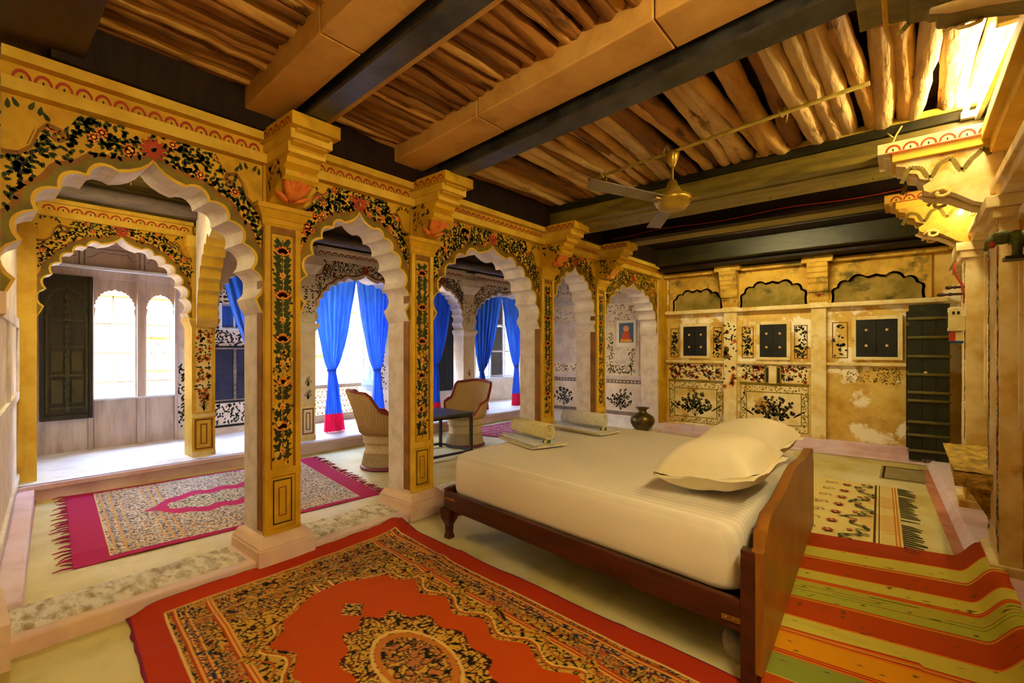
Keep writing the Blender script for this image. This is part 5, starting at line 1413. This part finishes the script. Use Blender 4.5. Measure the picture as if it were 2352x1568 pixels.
# ---- ceiling fan and pole
rod = empty('bamboo_pole', (0, 0, 0), label='thin yellow pole hung on ropes under the logs', cat='pole')
MB().tube([(-2.22, 3.74, 2.945), (-1.4, 3.63, 2.95), (-.16, 3.43, 2.95)], .014, 8).build('pole', 'bamboo', rod)
for (x, y) in ((-2.05, 3.715), (-1.45, 3.64), (-.62, 3.505)):
    rp = MB().tube([(x, y, 3.02), (x + .02, y + .02, 2.96), (x, y, 2.925), (x - .02, y - .02, 2.96), (x, y + .005, 3.02)], .006, 6)
    rp.tube([(x + .01, y, 2.96), (x + .03, y, 2.93), (x + .02, y + .01, 2.89)], .004, 5); rp.build('rope', 'rope', rod)
fan = empty('ceiling_fan', (-1.40, 3.63, 2.50), label='gold-brown ceiling fan hanging from the thin pole', cat='fan')
MB().lathe([(.022, .46), (.05, .445), (.052, .42), (.034, .36), (.016, .325)], (0, 0, 0), 20).build('canopy', 'fan_gold', fan)
MB().lathe([(.010, .33), (.010, .18)], (0, 0, 0), 12).build('down_rod', 'fan_gold', fan)
MB().lathe([(.012, .235), (.03, .22), (.045, .18), (.075, .135), (.08, .115), (.08, .10)], (0, 0, 0), 24).build('lower_canopy', 'fan_gold', fan)
MB().lathe([(.06, .105), (.128, .103), (.14, .095), (.142, .055), (.128, .05), (.124, .025), (.108, .02), (.10, .0), (.085, -.006), (0, -.008)], (0, 0, 0), 28).build('motor', 'fan_gold', fan)
for an, ln_ in ((R(249), .74), (R(124), .72)):
    bl_ = MB().hexa([tuple(Vector((r, s * w, z + s * .012))) for (z) in (.058, .064) for (r, s, w) in ((.11, -1, .05), (.11 + ln_ * .92, -1, .07), (.11 + ln_, 1, .055), (.11, 1, .05))])
    b = bl_.build('blade', 'fan_blade', fan, .002); b.rotation_euler = (0, 0, an)
    st = MB().box(.08, .2, -.025, .025, .05, .058).build('blade_iron', 'fan_gold', b)
MB().box(.10, .19, -.022, .022, .05, .058).build('blade_iron', 'fan_gold', fan).rotation_euler = (0, 0, R(6))

# ---- tube lamps: the first is the room's own, the others are added fill
def tube_lamp(loc, rz, m, label):
    tl = empty('tube_lamp', loc, rz, label=label, cat='lamp', group='fluorescent tube lamps')
    MB().lathe([(0, -.541), (.014, -.54), (.014, .54), (0, .541)], (-.02, 0, 0), 14, 0, 'y').build('tube', m, tl)
    BX('channel', 'fixture_white', tl, .035, .065, -.60, .60, -.03, .03, bevel=.004)
    for s in (-1, 1): BX('lamp_holder', 'fixture_white', tl, -.035, .04, s * .565 - .022, s * .565 + .022, -.022, .022, bevel=.004)
tube_lamp((.335, 3.70, 2.93), R(2.4), 'tube_glass', 'glowing fluorescent tube lamp on the timber plate of the right wall')
tube_lamp((.44, .85, 2.52), R(0), 'fill_tube_near', 'added fill tube lamp, out of view low on the right wall, far from the frescoed wall')  # added behind the viewer to brighten the near half of the room
tube_lamp((.375, 4.98, 2.56), R(0), 'fill_tube_side', 'added fill tube lamp hidden between the two carved brackets of the right wall')  # added fill, hidden by the nearer bracket, lights bed and far columns
tube_lamp((-1.3, 5.935, 2.93), R(-90), 'fill_tube_back', 'added fill tube lamp hidden on the back of the beam with the red wire')  # added fill, hidden by the beam, brightens the far wall
tube_lamp((-4.9, ylw(-4.9) + .07, 2.55), R(-90 - 5.6), 'fill_tube_gallery', 'added fill tube lamp, unseen on the pale end wall of the gallery')  # unseen tube added to warm up the gallery arches

# ---- right-wall fittings
dl = empty('plank_door', (.215, 7.60, 0), R(2), label='dark green plank door with heavy rails standing open against the frescoed wall', cat='door')
for q in range(3): BX('plank', 'door_green', dl, -.185 + q * .125, -.064 + q * .125, -.025, .02, .05 + (.03 if q == 1 else 0), 1.95)
for q, z in enumerate((.17, .36, .52, .78, .88, 1.10, 1.32, 1.55, 1.78)): MB().lathe([(0, -.20), (.017, -.198), (.02, 0), (.017, .198), (0, .20)], (0, -.035, z), 10, 0, 'x').build('rail', 'door_rail', dl)
MB().lathe([(0, -.055), (.014, -.05), (.02, -.04)], (-.03, .0, 1.12), 10, 0, 'y').build('knob', 'studs', dl)
MB().tube([(-.03, -.03, .08), (-.035, -.035, .03), (-.01, -.035, .015), (.015, -.035, .03), (.01, -.03, .08)], .005, 6).build('chain_ring', 'iron_dark', dl)
dl2 = empty('plank_door', (.045, 7.70, 0), R(2), label='second narrow dark door leaf folded behind the green plank door', cat='door')
for q in range(2): BX('plank', 'shutter_wood', dl2, -.04 + q * .1, .058 + q * .1, -.02, .02, .18, 1.88)
for z in (.4, 1.1, 1.7): BX('rail', 'door_rail', dl2, -.04, .15, -.04, -.02, z, z + .04)
bn = empty('stone_bench', (.40, 4.78, 0), 0, label='rough yellow stone slab bench between the wall pilasters', cat='bench')
def slab(u, v):
    y = -.60 + 1.20 * u; x = -.16 + .275 * v
    return (x, y, .62 + .008 * mnoise.noise(Vector((x * 20, y * 9, 1))))
sb = MB().grid(slab, 50, 14); sb.hexa([(-.155, -.6, .52), (.115, -.6, .52), (.115, .6, .52), (-.13, .6, .52), (-.162, -.6, .612), (.115, -.6, .612), (.115, .6, .612), (-.162, .6, .612)])
sb.build('slab', 'bench_stone', bn)
for y in (-.42, .42): MB().prism([(-.10, .52), (.112, .52), (.112, .18), (.06, .22), (-.06, .44)], lambda a, z, d: (a, d, z), y - .06, y + .06).build('support', 'bench_stone', bn, .006)
sx_ = empty('switch_box', (.33, 5.52, 1.56), label='cream electric switch box on the pilaster beside the coat pegs', cat='switch')
BX('case', 'plastic_cream', sx_, -.05, .055, -.05, .08, 0, .2, bevel=.006)
for q in range(2): BX('switch', 'plastic_black', sx_, -.025 + q * .03, -.01 + q * .03, -.056, -.05, .14, .165)
BX('side_slot', 'plastic_black', sx_, -.054, -.05, -.02, .04, .03, .16)
BX('notice_card', 'poster_paper', sx_, .03, .058, -.052, -.05, .12, .27)
pk = empty('tobacco_packet', (.33, 5.50, 1.455), label='small red and blue packet below the switch box', cat='packet')
BX('red_half', 'packet_red', pk, -.045, -.005, -.02, .02, .02, .095); BX('card', 'plastic_cream', pk, -.005, .045, -.015, .02, .02, .095); BX('blue_foot', 'packet_blue', pk, -.04, .045, -.02, .02, 0, .02)
for k, (z, L) in enumerate(((1.935, .12), (1.885, .17))):
    pg = empty('coat_peg', (.385, 5.52 + .1 * k, z), label=('upper' if k == 0 else 'lower') + ' turned wooden coat peg above the switch box', cat='peg')
    MB().lathe([(.012, 0), (.011, -L * .4), (.016, -L * .5), (.010, -L * .62), (.018, -L * .85), (.012, -L), (0, -L - .004)], (0, 0, 0), 12, 0, 'x').build('peg', 'bed_wood', pg)
cl = empty('red_cloth_strip', (.36, 5.44, 1.93), label='twisted red cloth strip hanging over the coat pegs', cat='cloth')
MB().tube([(-.03, -.01, .21), (-.05, -.01, .15), (-.03, -.01, .08), (.0, -.01, .02), (.01, -.01, -.05), (.015, -.01, -.14)], [.012, .018, .016, .018, .014, .008], 8, 0, True, False, .5).build('strip', 'packet_red', cl)
fg = empty('carved_elephant', (.455, 3.15, 1.83), R(90), label='green painted carved elephant on a black wall shelf', cat='figurine')
fg.scale = (.55, .55, .55)
BX('shelf', 'plastic_black', fg, -.09, .09, -.115, .19, -.03, 0, bevel=.004)
eb = MB().sphere((0, .02, .14), (.06, .15, .075), 16, 10)
for (yy) in (-.07, .11):
    for sx in (-1, 1): eb.tube([(sx * .03, yy, .12), (sx * .032, yy, .06), (sx * .032, yy + .005, 0)], [.036, .028, .03], 8)
eb.sphere((0, .20, .17), (.05, .07, .06), 12, 8); eb.tube([(0, .25, .17), (0, .285, .13), (0, .29, .09), (0, .305, .07)], [.03, .024, .018, .013], 8)
for sx in (-1, 1): eb.grid(lambda u, v, sx=sx: (sx * (.045 + .02 * math.sin(PI * u)), .16 - .07 * u, .20 - .09 * v + .01 * math.sin(PI * u)), 5, 5)
eb.build('body', 'figure_green', fg)
MB().sphere((0, .262, .12), (.035, .03, .035), 10, 8).build('painted_face', 'figure_red', fg)
ps = BX('plastic_sleeve', 'glass_clear', None, .50, .506, 5.08, 5.20, .90, 1.16); tag(ps, 'clear plastic sleeve hanging on the wall above the stone bench', 'sleeve')
gs = BX('floor_slab', 'grey_slab', None, -.22, .17, 6.50, 7.22, -.002, .006); tag(gs, 'grey stone slab let into the floor before the plank door', 'slab')
MB().box(-.2, .15, 6.53, 6.55, .006, .008).box(-.2, .15, 7.17, 7.19, .006, .008).box(-.2, -.18, 6.55, 7.17, .006, .008).build('incised_line', 'wood_dark', gs)
# picture on the gallery end wall
po = empty('framed_picture', (-3.84, YF - .012, 1.50), label='small picture with a red figure in a white frame on the gallery end wall', cat='picture')
BX('frame', 'poster_paper', po, -.19, .19, -.012, 0, -.05, .43, bevel=.003)
BX('print', 'poster_blue', po, -.14, .14, -.015, -.012, .03, .38)
pm = MB()
pm.flat([(.06 * math.cos(t * PI / 6), .28 + .055 * math.sin(t * PI / 6)) for t in range(12)], PY, -.0158, 0)
pm.flat([(-.09, .06), (.09, .06), (.07, .2), (.03, .25), (-.03, .25), (-.07, .2)], PY, -.0156, 1)
pm.flat([(-.12, .04), (.12, .04), (.10, .09), (-.10, .09)], PY, -.0159, 2)
pm.build('painted_figure', ['poster_skin', 'poster_red', 'flower_light'], po)
# wires
wr = MB().tube([(x, 5.46 + .004 * math.sin(x * 9), 2.835 + .012 * math.sin(x * 5)) for x in [-2.9 + .12 * k for k in range(25)]] + [(.02, 5.44, 2.80), (.0, 5.42, 2.77)], .006, 6).build('electric_wire', 'wire_red')
tag(wr, 'red electric wire running along the dark timber beam', 'wire')
w2 = MB().tube([(-.02, 4.26, 2.96), (-.05, 4.24, 2.90), (-.06, 4.2, 2.86), (-.075, 4.15, 2.80), (-.07, 4.12, 2.70)], .006, 6).tube([(-.10, 4.26, 2.93), (-.06, 4.22, 2.87)], .006, 6).build('hanging_wire', 'rope')
tag(w2, 'pale twisted wire hanging from the timber beam at the cream bracket', 'wire')
